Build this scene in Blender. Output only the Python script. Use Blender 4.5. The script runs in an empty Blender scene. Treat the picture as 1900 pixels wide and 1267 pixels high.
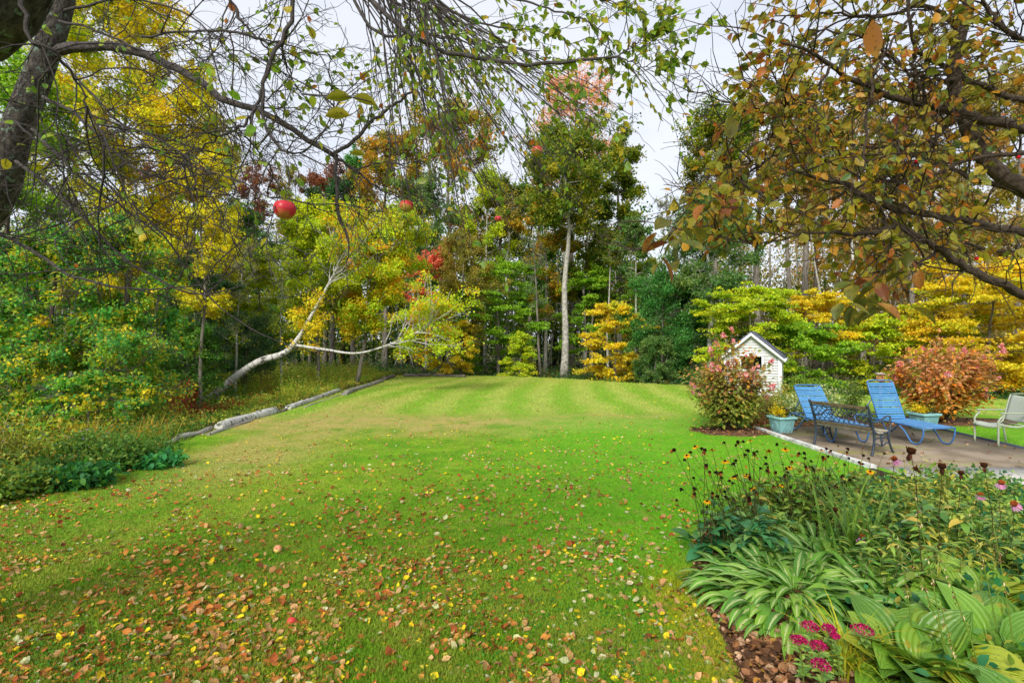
import bpy, math
import numpy as np
from mathutils import Vector
# ---------------------------------------------------------------- camera, world, sun
sc = bpy.context.scene
COL = sc.collection
R = math.radians
CH, F, CX, CY = 2.05, 950.0, 950.0, 633.5
cam = bpy.data.cameras.new('camera'); cam.lens = 18; cam.sensor_width = 36
cam.clip_start = 0.05; cam.clip_end = 2000
co = bpy.data.objects.new('camera', cam); COL.objects.link(co)
co.location = (0, 0, CH); co.rotation_euler = (R(90), 0, 0); sc.camera = co
sc.view_settings.view_transform = 'Standard'; sc.view_settings.look = 'None'
sc.view_settings.exposure = 1.66; sc.view_settings.gamma = 1
sc.cycles.max_bounces = 7; sc.cycles.diffuse_bounces = 5; sc.cycles.glossy_bounces = 2
sc.cycles.transmission_bounces = 4; sc.cycles.transparent_max_bounces = 4
SUN_EL, SUN_AZ = 37, 205
w = bpy.data.worlds.new('World'); sc.world = w; w.use_nodes = True
N, L = w.node_tree.nodes, w.node_tree.links
for n in list(N): N.remove(n)
out = N.new('ShaderNodeOutputWorld'); bg = N.new('ShaderNodeBackground'); bg.inputs[1].default_value = 1
sky = N.new('ShaderNodeTexSky'); sky.sky_type = 'NISHITA'; sky.sun_disc = False
sky.sun_elevation = R(SUN_EL); sky.sun_rotation = R(SUN_AZ)
bs = N.new('ShaderNodeMix'); bs.data_type = 'RGBA'; bs.blend_type = 'MULTIPLY'; bs.inputs[0].default_value = 1
bs.inputs[7].default_value = (.1, .1, .1, 1); L.new(sky.outputs[0], bs.inputs[6])
tc = N.new('ShaderNodeTexCoord'); mp = N.new('ShaderNodeMapping'); mp.inputs['Scale'].default_value = (1, 1, 2.6)
nz = N.new('ShaderNodeTexNoise'); nz.inputs['Scale'].default_value = 2.2; nz.inputs['Detail'].default_value = 6
nz.inputs['Roughness'].default_value = .55
L.new(tc.outputs['Generated'], mp.inputs[0]); L.new(mp.outputs[0], nz.inputs[0])
cr = N.new('ShaderNodeValToRGB'); cr.color_ramp.elements[0].position = .3; cr.color_ramp.elements[1].position = .68
cr.color_ramp.elements[0].color = (.250, .264, .297, 1); cr.color_ramp.elements[1].color = (.318, .325, .343, 1)
L.new(nz.outputs[0], cr.inputs[0])
mx = N.new('ShaderNodeMix'); mx.data_type = 'RGBA'; mx.inputs[0].default_value = .93
L.new(bs.outputs[2], mx.inputs[6]); L.new(cr.outputs[0], mx.inputs[7])
L.new(mx.outputs[2], bg.inputs[0]); L.new(bg.outputs[0], out.inputs[0])
sd = bpy.data.lights.new('sun', 'SUN'); sd.energy = 1.5; sd.angle = R(22); sd.color = (1, .95, .86)
so = bpy.data.objects.new('sun', sd); COL.objects.link(so)
a, e = R(SUN_AZ), R(SUN_EL)
so.rotation_euler = Vector((math.sin(a)*math.cos(e), math.cos(a)*math.cos(e), math.sin(e))).to_track_quat('Z', 'Y').to_euler()

# ---------------------------------------------------------------- helpers
rng = np.random.default_rng(11)
def C(h):
    h = h.lstrip('#'); v = np.array([int(h[i:i+2], 16)/255 for i in (0, 2, 4)])
    return np.where(v <= .04045, v/12.92, ((v+.055)/1.055)**2.4)
def P(px, py, Y):
    return np.array([(px-CX)/F*Y, Y, CH-(py-CY)/F*Y])
def nrm(v): return v/np.maximum(np.linalg.norm(v, axis=-1, keepdims=True), 1e-9)
def ss(x, a, b):
    t = np.clip((x-a)/(b-a), 0, 1); return t*t*(3-2*t)
FARX = [-60, -7, 0, 3, 6, 8, 10, 13, 16, 22, 60]; FARY = [31.5, 31, 30.2, 28.2, 25.2, 24, 21.5, 19.5, 18.2, 17, 16]
def far(x): return np.interp(x, FARX, FARY)
LEFY = [-6, 5, 6.4, 7.4, 9, 10.1, 12.4, 14.8, 20.8, 31.5]; LEFX = [-7.2, -7, -6.5, -6.35, -5.95, -6.95, -7.25, -6.95, -7.05, -7.15]
def lef(y): return np.interp(y, LEFY, LEFX)
def gz(x, y):
    x = np.asarray(x, float); y = np.asarray(y, float)
    z = -.42*ss(lef(y)-x, 0, 4.5)*ss(y, 2, 11)
    z = np.minimum(z, -.35*ss(y-far(x), 0, 3))
    return z + .05*ss(y, 11, 15)*(1-ss(y, 19, 26))*ss(x, -7, -3)*(1-ss(x, 5, 8))
def G0(px, py, z=0.0):           # the ground point seen at a pixel
    Y = (CH-z)*F/(py-CY); return np.array([(px-CX)/F*Y, Y, z])

MATS = {}
def mat(name, f):
    if name in MATS: return MATS[name]
    m = bpy.data.materials.new(name); m.use_nodes = True; nt = m.node_tree
    for n in list(nt.nodes): nt.nodes.remove(n)
    o = nt.nodes.new('ShaderNodeOutputMaterial'); f(NT(nt, o)); MATS[name] = m; return m
class NT:
    def __init__(s, nt, o): s.nt = nt; s.out = o
    def n(s, t, **k):
        n = s.nt.nodes.new('ShaderNode'+t)
        for a, b in k.items(): setattr(n, a, b)
        return n
    def l(s, a, b): s.nt.links.new(a, b)
    def val(s, i, v):
        if isinstance(v, bpy.types.NodeSocket): s.l(v, i)
        elif hasattr(i.default_value, '__len__'):
            v = list(v); i.default_value = v+[1]*(len(i.default_value)-len(v))
        else: i.default_value = v
    def noise(s, vec=None, scale=5, detail=4, rough=.5, dim='3D'):
        n = s.n('TexNoise'); n.inputs['Scale'].default_value = scale; n.inputs['Detail'].default_value = detail
        n.inputs['Roughness'].default_value = rough
        if vec is not None: s.l(vec, n.inputs['Vector'])
        return n.outputs[0]
    def mapv(s, vec, scale=(1, 1, 1), loc=(0, 0, 0)):
        m = s.n('Mapping'); m.inputs['Scale'].default_value = scale; m.inputs['Location'].default_value = loc
        s.l(vec, m.inputs[0]); return m.outputs[0]
    def mix(s, f, a, b, mode='MIX'):
        m = s.n('Mix', data_type='RGBA', blend_type=mode)
        s.val(m.inputs[0], f); s.val(m.inputs[6], a); s.val(m.inputs[7], b); return m.outputs[2]
    def m(s, op, a, b=0., c=None):
        n = s.n('Math', operation=op); s.val(n.inputs[0], a); s.val(n.inputs[1], b)
        if c is not None: s.val(n.inputs[2], c)
        return n.outputs[0]
    def rng(s, x, a, b, c=0., d=1.):
        n = s.n('MapRange', interpolation_type='SMOOTHSTEP'); s.val(n.inputs[0], x)
        for i, v in enumerate((a, b, c, d)): n.inputs[i+1].default_value = v
        return n.outputs[0]
    def attr(s, name):
        return s.n('Attribute', attribute_name=name)
    def bump(s, h, strength=.3, dist=.02):
        b = s.n('Bump'); b.inputs['Strength'].default_value = strength; b.inputs['Distance'].default_value = dist
        s.l(h, b.inputs['Height']); return b.outputs[0]
    def pr(s, col, rough=.6, spec=.3, normal=None, metal=0.):
        p = s.n('BsdfPrincipled'); s.val(p.inputs['Base Color'], col); s.val(p.inputs['Roughness'], rough)
        s.val(p.inputs['Specular IOR Level'], spec); p.inputs['Metallic'].default_value = metal
        if normal is not None: s.l(normal, p.inputs['Normal'])
        return p.outputs[0]
    def done(s, sh): s.l(sh, s.out.inputs[0])

def leaf_shader(rough, trans, spec):
    def f(t):
        a = t.attr('Col'); col = a.outputs['Color']
        p = t.pr(col, rough, spec)
        tr = t.n('BsdfTranslucent'); t.l(t.mix(.35, col, (1, 1, .3), 'MULTIPLY'), tr.inputs[0])
        m = t.n('MixShader'); m.inputs[0].default_value = trans
        t.l(p, m.inputs[1]); t.l(tr.outputs[0], m.inputs[2]); t.done(m.outputs[0])
    return f
LEAF = mat('leaf', leaf_shader(.55, .46, .25))
SHINY = mat('glossy_leaf', leaf_shader(.38, .28, .45))
PETAL = mat('petal', leaf_shader(.7, .3, .1))
def dryf(t):
    a = t.attr('Col').outputs['Color']; g = t.n('NewGeometry'); ps = g.outputs['Position']
    col = t.mix(t.m('MULTIPLY', t.rng(t.noise(ps, 35, 4, .65), .45, .65), .55), a, (.13, .06, .02)); col = t.mix(t.m('MULTIPLY', t.rng(t.noise(ps, 120, 3), .58, .66), .6), col, (.05, .025, .01))
    tr = t.n('BsdfTranslucent'); t.l(col, tr.inputs[0]); m = t.n('MixShader'); m.inputs[0].default_value = .2
    t.l(t.pr(col, .75, .15, t.bump(t.noise(ps, 90, 3), .6, .004)), m.inputs[1]); t.l(tr.outputs[0], m.inputs[2]); t.done(m.outputs[0])
DRY = mat('dry_leaf', dryf)
def spotted(t):
    a = t.attr('Col').outputs['Color']; g = t.n('NewGeometry')
    s = t.rng(t.noise(g.outputs['Position'], 140, 2), .60, .66)
    b = t.rng(t.noise(g.outputs['Position'], 30, 3), .50, .62)
    col = t.mix(t.m('MULTIPLY', s, .75), t.mix(t.m('MULTIPLY', b, .35), a, (.42, .30, .03)), (.10, .06, .02))
    tr = t.n('BsdfTranslucent'); t.l(col, tr.inputs[0]); m = t.n('MixShader'); m.inputs[0].default_value = .52
    t.l(t.pr(col, .45, .35), m.inputs[1]); t.l(tr.outputs[0], m.inputs[2]); t.done(m.outputs[0])
SPOT = mat('spotted_leaf', spotted)
def hosta(var):
    def f(t):
        tb = t.attr('Tube').outputs['Vector']; sp = t.n('SeparateXYZ'); t.l(tb, sp.inputs[0])
        u, v, r = sp.outputs
        av = t.m('ABSOLUTE', v); col = t.attr('Col').outputs['Color']
        cmb = t.n('CombineXYZ'); t.l(t.m('MULTIPLY', u, 2.5), cmb.inputs[0]); t.l(t.m('MULTIPLY', v, 16), cmb.inputs[1]); t.l(r, cmb.inputs[2])
        nz = t.noise(cmb.outputs[0], 1.5, 3)
        if var:
            lim = t.m('ADD', av, t.m('MULTIPLY', t.m('SUBTRACT', nz, .5), 1.7))
            wm = t.m('SUBTRACT', 1, t.rng(lim, .10, .24)); wm = t.m('MULTIPLY', wm, t.rng(u, .12, .3))
            wm = t.m('MULTIPLY', wm, t.m('SUBTRACT', 1, t.rng(u, .9, 1)))
            wm = t.m('MULTIPLY', wm, t.rng(r, .06, .14))
            col = t.mix(wm, col, (.64, .70, .30))
        else:
            g = t.n('NewGeometry'); bl = t.rng(t.noise(g.outputs['Position'], 11, 3), .56, .72)
            col = t.mix(t.m('MULTIPLY', bl, .6), col, (.40, .33, .03))
            sp2 = t.rng(t.noise(g.outputs['Position'], 75, 2), .68, .71); col = t.mix(t.m('MULTIPLY', sp2, .8), col, (.06, .035, .01))
        rib = t.m('SINE', t.m('MULTIPLY', av, 22.))
        nb = t.bump(rib, .5, .006)
        p = t.pr(col, .40, .45, nb); tr = t.n('BsdfTranslucent'); t.l(col, tr.inputs[0])
        m = t.n('MixShader'); m.inputs[0].default_value = .25; t.l(p, m.inputs[1]); t.l(tr.outputs[0], m.inputs[2]); t.done(m.outputs[0])
    return f
HOSV = mat('variegated_hosta_leaf', hosta(True)); HOSG = mat('hosta_leaf', hosta(False))
def bark(c1, c2, lich=None, sc_=(6, 6, 3), lichs=.62):
    def f(t):
        tb = t.attr('Tube').outputs['Vector']; v = t.mapv(tb, sc_)
        n1 = t.noise(v, 1.6, 6, .65); col = t.mix(t.rng(n1, .35, .65), c1, c2)
        if lich is not None:
            g = t.n('NewGeometry'); n2 = t.noise(g.outputs['Position'], 22, 5, .7)
            col = t.mix(t.m('MULTIPLY', t.rng(n2, lichs, lichs+.06), .8), col, lich)
        n3 = t.noise(v, 5, 5, .7)
        t.done(t.pr(col, .9, .15, t.bump(n3, .8, .02)))
    return f
BARK = mat('grey_bark', bark((.09, .075, .06), (.26, .235, .20), (.30, .36, .28), (5, 5, 1.2)))
DBARK = mat('dark_bark', bark((.035, .028, .022), (.12, .095, .075), None, (5, 5, 1.5)))
APBARK = mat('apple_bark', bark((.028, .023, .020), (.12, .105, .09), (.20, .28, .21), (7, 7, 14), .56))
TWIG = mat('twig_bark', bark((.055, .045, .042), (.17, .15, .145), (.26, .31, .27), (6, 6, 30), .64))
CRBARK = mat('crab_bark', bark((.05, .037, .028), (.15, .115, .085), (.22, .27, .18), (7, 7, 25), .66))
PALE = mat('pale_bark', bark((.22, .21, .18), (.48, .46, .41), None, (3, 3, 3)))
def birch(t):
    tb = t.attr('Tube').outputs['Vector']
    n1 = t.noise(t.mapv(tb, (1.1, 1.1, 16)), 1.3, 4, .6); n2 = t.noise(t.mapv(tb, (1.6, 1.6, 2.2)), 1.2, 5, .7)
    m1 = t.rng(n1, .555, .60); m2 = t.rng(n2, .56, .63)
    col = t.mix(t.noise(tb, 3, 5), (.36, .35, .33), (.66, .65, .62)); col = t.mix(t.m('MAXIMUM', m1, m2), col, (.07, .065, .055))
    g = t.n('NewGeometry'); col = t.mix(t.m('MULTIPLY', t.rng(t.noise(g.outputs['Position'], 5, 4), .55, .7), .5), col, (.25, .33, .2))
    t.done(t.pr(col, .75, .2, t.bump(n1, .4, .01)))
BIRCH = mat('birch_bark', birch)
def plain(name, c, rough=.5, spec=.4, metal=0., var=.12, scale=20, bmp=.0):
    def f(t):
        tcn = t.n('TexCoord'); n = t.noise(tcn.outputs['Object'], scale, 5, .6)
        c_ = np.array(c); col = t.mix(t.rng(n, .3, .7), c_*(1-var), np.minimum(c_*(1+var), 1))
        t.done(t.pr(col, rough, spec, t.bump(n, bmp, .01) if bmp else None, metal))
    return mat(name, f)

def newobj(name, data, parent=None, label=None, cat=None, group=None, kind=None):
    o = bpy.data.objects.new(name, data); COL.objects.link(o)
    if parent is not None: o.parent = parent
    if label: o['label'] = label
    if cat: o['category'] = cat
    if group: o['group'] = group
    if kind: o['kind'] = kind
    return o
ORG = {}
def thing(name, label, cat, loc=(0, 0, 0), group=None, rz=0.):
    o = newobj(name, None, None, label, cat, group); o.location = [float(v) for v in loc]; o.rotation_euler = (0, 0, rz)
    o.empty_display_size = .1
    ORG[o.name] = np.zeros(3) if rz else np.array(loc, float); return o
class G:
    def __init__(s): s.v = []; s.f = {}; s.c = []; s.t = []; s.k = 0
    def add(s, V, faces, col=(.5, .5, .5), tb=None):
        V = np.asarray(V, float).reshape(-1, 3); n = len(V); s.v.append(V)
        col = np.asarray(col, float)
        s.c.append(np.broadcast_to(col, (n, 3)) if col.ndim == 1 else col.reshape(-1, 3))
        s.t.append(np.zeros((n, 3)) if tb is None else np.asarray(tb, float).reshape(-1, 3))
        for F_ in (faces if isinstance(faces, list) else [faces]):
            F_ = np.asarray(F_); s.f.setdefault(F_.shape[1], []).append(F_+s.k)
        s.k += n
    def tubes(s, Pp, Rr, n=3, col=(.5, .5, .5)):
        Pp = np.asarray(Pp, float)
        if Pp.ndim == 2: Pp = Pp[None]
        M, K, _ = Pp.shape; Rr = np.broadcast_to(np.asarray(Rr, float), (M, K))
        T = nrm(np.gradient(Pp, axis=1)); mt = nrm(T.mean(1))
        ref = np.where(np.abs(mt[:, 2:3]) > .8, np.array([[1., .13, 0]]), np.array([[.05, .08, 1.]]))[:, None, :]
        A = nrm(np.cross(T, ref)); B = np.cross(T, A)
        th = np.arange(n)*2*np.pi/n
        ring = np.cos(th)[None, None, :, None]*A[:, :, None, :]+np.sin(th)[None, None, :, None]*B[:, :, None, :]
        V = Pp[:, :, None, :]+ring*Rr[:, :, None, None]
        le = np.concatenate([np.zeros((M, 1)), np.cumsum(np.linalg.norm(np.diff(Pp, axis=1), axis=2), axis=1)], 1)+np.arange(M)[:, None]*3.7
        tb = np.empty((M, K, n, 3)); tb[..., 0] = np.cos(th)*.3; tb[..., 1] = np.sin(th)*.3; tb[..., 2] = le[:, :, None]
        m_, k_, j = np.meshgrid(np.arange(M), np.arange(K-1), np.arange(n), indexing='ij')
        b0 = m_*K*n+k_*n; j2 = (j+1) % n
        Fq = np.stack([b0+j, b0+j2, b0+n+j2, b0+n+j], -1).reshape(-1, 4)
        fs = [Fq]
        if n > 3:
            c = np.arange(M)[:, None]*K*n; ar = np.arange(n)[None, :]
            fs += [c+ar[:, ::-1], c+(K-1)*n+ar]
        s.add(V, fs, col, tb)
    def leaves(s, pos, d, nr, size, col, tmpl='q', wid=1.):
        V0, F0 = TM[tmpl]; M = len(pos); d = nrm(d); nr = nrm(nr-d*np.sum(nr*d, 1, keepdims=True)); sd_ = np.cross(nr, d)
        size = np.broadcast_to(np.asarray(size, float), (M,))
        V = pos[:, None, :]+size[:, None, None]*(V0[None, :, 0, None]*d[:, None, :]+wid*V0[None, :, 1, None]*sd_[:, None, :]+V0[None, :, 2, None]*nr[:, None, :])
        fs = [(np.arange(M)[:, None, None]*len(V0)+np.array(f)[None]).reshape(-1, np.array(f).shape[1]) for f in F0]
        col = np.asarray(col, float)
        if col.ndim == 2: col = np.repeat(col, len(V0), 0)
        s.add(V, fs, col)
    def blades(s, base, az, Ln, W, tilt, curl, col, prof, A=3, fold=.15, twist=0.):
        M = len(base); K = len(prof); u = np.linspace(0, 1, K)
        b_ = lambda q: np.broadcast_to(np.asarray(q, float), (M,))
        Ln, W, tilt, curl, az = map(b_, (Ln, W, tilt, curl, az))
        h = np.stack([np.cos(az), np.sin(az), np.zeros(M)], 1); el = tilt[:, None]-curl[:, None]*u[None]
        stp = (Ln/(K-1))[:, None, None]*(np.cos(el)[..., None]*h[:, None]+np.sin(el)[..., None]*np.array([0, 0, 1.]))
        Pp = base[:, None]+np.concatenate([np.zeros((M, 1, 3)), np.cumsum(stp[:, :-1], 1)], 1)
        nn = -np.sin(el)[..., None]*h[:, None]+np.cos(el)[..., None]*np.array([0, 0, 1.])
        sd_ = np.stack([h[:, 1], -h[:, 0], h[:, 2]], 1)[:, None, :]+0*nn
        if np.any(twist):
            tw = b_(twist)[:, None, None]; sd_, nn = sd_*np.cos(tw)+nn*np.sin(tw), nn*np.cos(tw)-sd_*np.sin(tw)
        v = np.linspace(-1, 1, A); wp = W[:, None]*np.asarray(prof)[None]/2
        V = Pp[:, :, None]+sd_[:, :, None]*(v[None, None, :, None]*wp[:, :, None, None])+nn[:, :, None]*((np.abs(v)[None, None, :, None]*fold*2)*wp[:, :, None, None])
        tb = np.empty((M, K, A, 3)); tb[..., 0] = u[None, :, None]; tb[..., 1] = v; tb[..., 2] = rng.random(M)[:, None, None]
        m_, k_, j = np.meshgrid(np.arange(M), np.arange(K-1), np.arange(A-1), indexing='ij'); b0 = m_*K*A+k_*A+j
        col = np.asarray(col, float)
        if col.ndim == 2: col = np.repeat(col, K*A, 0)
        s.add(V, np.stack([b0, b0+A, b0+A+1, b0+1], -1).reshape(-1, 4), col, tb)
    def blobs(s, c, r, col, squash=1.):
        V0, F4, F3 = SPH; M = len(c); r = np.broadcast_to(np.asarray(r, float), (M,))
        V = np.asarray(c)[:, None]+r[:, None, None]*(V0*np.array([1, 1, squash]))[None]
        o = np.arange(M)[:, None, None]*len(V0); col = np.asarray(col, float)
        if col.ndim == 2: col = np.repeat(col, len(V0), 0)
        s.add(V, [(o+F4[None]).reshape(-1, 4), (o+F3[None]).reshape(-1, 3)], col)
    def box(s, c, d, col=(.5, .5, .5), rot=None):
        V = np.array([[x, y, z] for x in (-.5, .5) for y in (-.5, .5) for z in (-.5, .5)])*np.array(d)
        if rot is not None: V = V@np.array(rot).T
        V = V+np.array(c)
        s.add(V, np.array([[0, 1, 3, 2], [4, 6, 7, 5], [0, 4, 5, 1], [2, 3, 7, 6], [0, 2, 6, 4], [1, 5, 7, 3]]), col)
    def prism(s, pts, ax, a, b, col=(.5, .5, .5)):   # polygon in two axes extruded along ax
        n = len(pts); V = []
        for w_ in (a, b):
            for p in pts:
                q = list(p); q.insert(ax, w_); V.append(q)
        idx = np.arange(n); s.add(V, [np.stack([idx, (idx+1) % n, (idx+1) % n+n, idx+n], 1), idx[None, ::-1], idx[None]+n], col)
    def build(s, name, m, parent=None, smooth=False, bevel=0., **kw):
        me = bpy.data.meshes.new(name)
        V = np.concatenate(s.v); org = np.zeros(3)
        if parent is not None:
            q = parent
            while q.parent is not None: q = q.parent
            org = ORG.get(q.name, org)
        V = V-org; me.vertices.add(len(V)); me.vertices.foreach_set('co', V.astype(np.float32).ravel())
        lv, ls, lt, k = [], [], [], 0
        for n, fl in s.f.items():
            Fa = np.concatenate(fl); lv.append(Fa.ravel()); ls.append(k+np.arange(len(Fa))*n); lt.append(np.full(len(Fa), n)); k += Fa.size
        lv, ls, lt = map(np.concatenate, (lv, ls, lt))
        me.loops.add(len(lv)); me.loops.foreach_set('vertex_index', lv.astype(np.int32))
        me.polygons.add(len(ls)); me.polygons.foreach_set('loop_start', ls.astype(np.int32)); me.polygons.foreach_set('loop_total', lt.astype(np.int32))
        cc = np.concatenate(s.c); c4 = np.ones((len(cc), 4), np.float32); c4[:, :3] = np.clip(cc, 0, 1)
        me.color_attributes.new('Col', 'FLOAT_COLOR', 'POINT').data.foreach_set('color', c4.ravel())
        me.attributes.new('Tube', 'FLOAT_VECTOR', 'POINT').data.foreach_set('vector', np.concatenate(s.t).astype(np.float32).ravel())
        if smooth: me.polygons.foreach_set('use_smooth', np.ones(len(ls), bool))
        me.update(calc_edges=True); me.validate()
        me.materials.append(m); o = newobj(name, me, parent, **kw)
        if bevel:
            b = o.modifiers.new('bevel', 'BEVEL'); b.width = bevel; b.segments = 2; b.limit_method = 'ANGLE'
        return o
TM = {
 'q': (np.array([[0, 0, 0], [.5, .36, .08], [1, 0, -.06], [.5, -.36, .08]]), [[[0, 3, 2, 1]]]),
 'b': (np.array([[0, 0, 0], [.32, .05, -.03], [.7, .03, -.05], [1.02, 0, -.16], [.3, .30, .06], [.66, .27, .03], [.3, -.30, .06], [.66, -.27, .03]]),
       [[[1, 2, 5, 4], [1, 6, 7, 2]], [[0, 1, 4], [2, 3, 5], [0, 6, 1], [2, 7, 3]]]),
 'm': (np.array([[0, 0, 0], [.25, .5, .05], [.42, .22, .0], [.75, .42, .05], [1, 0, -.1], [.75, -.42, .05], [.42, -.22, 0], [.25, -.5, .05]]),
       [[[0, 7, 6, 2], [0, 2, 1, 1], [6, 5, 4, 4]], [[2, 4, 3], [6, 4, 2]]]),
}
TM['m'] = (TM['m'][0], [[[0, 7, 6], [0, 2, 1], [0, 6, 2], [2, 4, 3], [6, 5, 4], [2, 6, 4]]])
def _sph():
    V = [[0, 0, 1]]
    for i in (1, 2, 3):
        for j in range(8):
            a_, b_ = i*math.pi/4, j*math.pi/4; V.append([math.sin(a_)*math.cos(b_), math.sin(a_)*math.sin(b_), math.cos(a_)])
    V.append([0, 0, -1]); q = []; t = []
    for j in range(8):
        k = (j+1) % 8; t.append([0, 1+j, 1+k]); t.append([25, 17+k, 17+j])
        for i in (0, 1): q.append([1+i*8+j, 9+i*8+j, 9+i*8+k, 1+i*8+k])
    return np.array(V), np.array(q), np.array(t)
SPH = _sph()
def resample(pts, K):
    pts = np.asarray(pts, float); d = np.concatenate([[0], np.cumsum(np.linalg.norm(np.diff(pts[:, :3], axis=0), axis=1))])
    t = np.linspace(0, d[-1], K); n = len(pts)
    if n > 2:   # Catmull-Rom through the points
        e = np.vstack([2*pts[0]-pts[1], pts, 2*pts[-1]-pts[-2]]); i = np.clip(np.searchsorted(d, t, 'right')-1, 0, n-2)
        u = ((t-d[i])/(d[i+1]-d[i]))[:, None]; p0, p1, p2, p3 = e[i], e[i+1], e[i+2], e[i+3]
        return .5*(2*p1+(p2-p0)*u+(2*p0-5*p1+4*p2-p3)*u**2+(3*p1-p0-3*p2+p3)*u**3)
    return np.stack([np.interp(t, d, pts[:, k]) for k in range(pts.shape[1])], 1)
def at(par, i, t):
    K = par.shape[1]; s = t*(K-1); k = np.clip(s.astype(int), 0, K-2); f = (s-k)[:, None]
    a_, b_ = par[i, k], par[i, k+1]; return a_*(1-f)+b_*f, nrm(b_-a_)
def spawn(par, C_, Ln, ang, droop=0., K=6, wig=.2, tmin=.15, tmax=1., up=0.):
    M = par.shape[0]; n = M*C_; i = np.repeat(np.arange(M), C_); t = rng.uniform(tmin, tmax, n)
    p, T = at(par, i, t); r = rng.normal(size=(n, 3)); pr = nrm(r-T*np.sum(r*T, 1, keepdims=True)); pr[:, 2] += up; pr = nrm(pr)
    an = ang*rng.uniform(.6, 1.3, n)[:, None]; d = nrm(np.cos(an)*T+np.sin(an)*pr)
    LL = (Ln if np.ndim(Ln) == 0 else np.repeat(Ln, C_))*rng.uniform(.5, 1.25, n); out_ = [p]
    for k in range(K-1):
        d = nrm(d+rng.normal(size=(n, 3))*wig+np.array([0, 0, -droop])); out_.append(out_[-1]+d*(LL/(K-1))[:, None])
    return np.stack(out_, 1)
def pick(pal, n, jit=.12):
    cs = np.array([C(c) for c, _ in pal]); wt = np.array([w_ for _, w_ in pal], float)
    i = rng.choice(len(pal), n, p=wt/wt.sum()); return cs[i]*rng.uniform(1-jit, 1+jit, (n, 1))*rng.uniform(1-jit/2, 1+jit/2, (n, 3))
def rdir(n, up=0.):
    d = rng.normal(size=(n, 3)); d[:, 2] += up; return nrm(d)
# ---------------------------------------------------------------- ground
def lawn_mat(t):
    g = t.n('NewGeometry'); pos = g.outputs['Position']; s = t.n('SeparateXYZ'); t.l(pos, s.inputs[0]); x, y, _ = s.outputs
    big = t.noise(pos, .35, 4, .55); med = t.noise(pos, 1.6, 5, .6); fine = t.noise(pos, 24, 4, .65)
    col = t.mix(t.rng(med, .38, .62), (.115, .325, .012), (.205, .43, .020))
    col = t.mix(t.m('MULTIPLY', t.m('MULTIPLY', t.rng(big, .45, .6), .5), t.m('SUBTRACT', 1, t.rng(x, -2.5, .5, 0., .85))), col, (.30, .39, .035))
    # mown stripes running away from the camera, in the far half
    xs = t.m('ADD', t.m('ADD', x, t.m('MULTIPLY', t.m('SINE', t.m('MULTIPLY', y, .10)), 2.2)), t.m('MULTIPLY', t.noise(pos, .5, 2), .8))
    st = t.rng(t.m('ADD', t.m('SINE', t.m('MULTIPLY', xs, 4.0)), t.m('MULTIPLY', t.m('SUBTRACT', t.noise(pos, 1.1, 5, .6), .5), 3.)), -1.1, 1.1)
    fy = t.rng(y, 12.5, 15); lc = t.mix(t.m('MULTIPLY', st, .85), (.20, .46, .030), (.43, .56, .13))
    lc = t.mix(t.m('MULTIPLY', t.rng(t.noise(pos, 9, 6, .7), .47, .6), .5), lc, (.40, .42, .13))
    col = t.mix(t.m('MULTIPLY', fy, .95), col, lc)
    nb = t.m('MULTIPLY', t.m('SUBTRACT', big, .5), 5.)
    yy = t.m('ADD', y, nb)
    b1 = t.m('MULTIPLY', t.rng(yy, 10.6, 12.4), t.m('SUBTRACT', 1, t.rng(yy, 13.0, 14.6)))
    b1 = t.m('MULTIPLY', b1, t.m('SUBTRACT', 1, t.rng(x, 3., 5.5)))
    xx = t.m('ADD', x, t.m('MULTIPLY', nb, .5))
    b2 = t.m('MULTIPLY', t.rng(xx, -6.2, -5.2), t.m('SUBTRACT', 1, t.rng(xx, -4.2, -2.8))); b2 = t.m('MULTIPLY', b2, t.rng(y, 6, 9)); b2 = t.m('MULTIPLY', b2, t.m('SUBTRACT', 1, t.rng(y, 15, 20)))
    b3 = t.rng(t.m('SUBTRACT', y, 0), 19, 30)
    br = t.m('MAXIMUM', b1, t.m('MULTIPLY', b2, .8)); br = t.m('MULTIPLY', br, t.rng(med, .34, .56, .35, 1.))
    col = t.mix(br, col, (.46, .41, .16))
    col = t.mix(t.m('MULTIPLY', b3, .5), col, (.42, .46, .10))
    far_ = t.m('MULTIPLY', t.rng(x, -1.5, 2.5), t.m('MULTIPLY', t.rng(y, 3, 5.5), t.m('SUBTRACT', 1, t.rng(y, 12.5, 14.5))))
    col = t.mix(t.m('MULTIPLY', far_, .7), col, (.14, .50, .018))
    moss = t.m('MULTIPLY', t.rng(x, .95, 1.3), t.m('SUBTRACT', 1, t.rng(t.m('ADD', y, t.m('MULTIPLY', nb, .3)), 4.1, 4.7)))
    col = t.mix(t.m('MULTIPLY', moss, .85), col, (.40, .45, .012))
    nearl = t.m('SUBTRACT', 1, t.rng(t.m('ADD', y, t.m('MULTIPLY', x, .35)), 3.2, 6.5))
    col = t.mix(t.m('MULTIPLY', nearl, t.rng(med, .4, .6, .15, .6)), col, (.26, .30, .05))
    col = t.mix(t.m('MULTIPLY', t.rng(fine, .5, .64), .5), col, (.07, .16, .010)); col = t.mix(t.m('MULTIPLY', t.rng(t.noise(pos, 5.5, 6, .75), .52, .62), .45), col, (.36, .36, .09)); col = t.mix(t.m('MULTIPLY', t.rng(t.noise(pos, 7.5, 5, .75), .54, .64), .4), col, (.10, .30, .02))
    col = t.mix(1, t.mix(1, col, t.attr('Col').outputs['Color'], 'MULTIPLY'), (1.22, 1.12, .92), 'MULTIPLY')
    t.done(t.pr(col, .75, .12, t.bump(t.noise(pos, 60, 4, .7), .8, .03)))
LAWN = mat('lawn_grass', lawn_mat)
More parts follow.
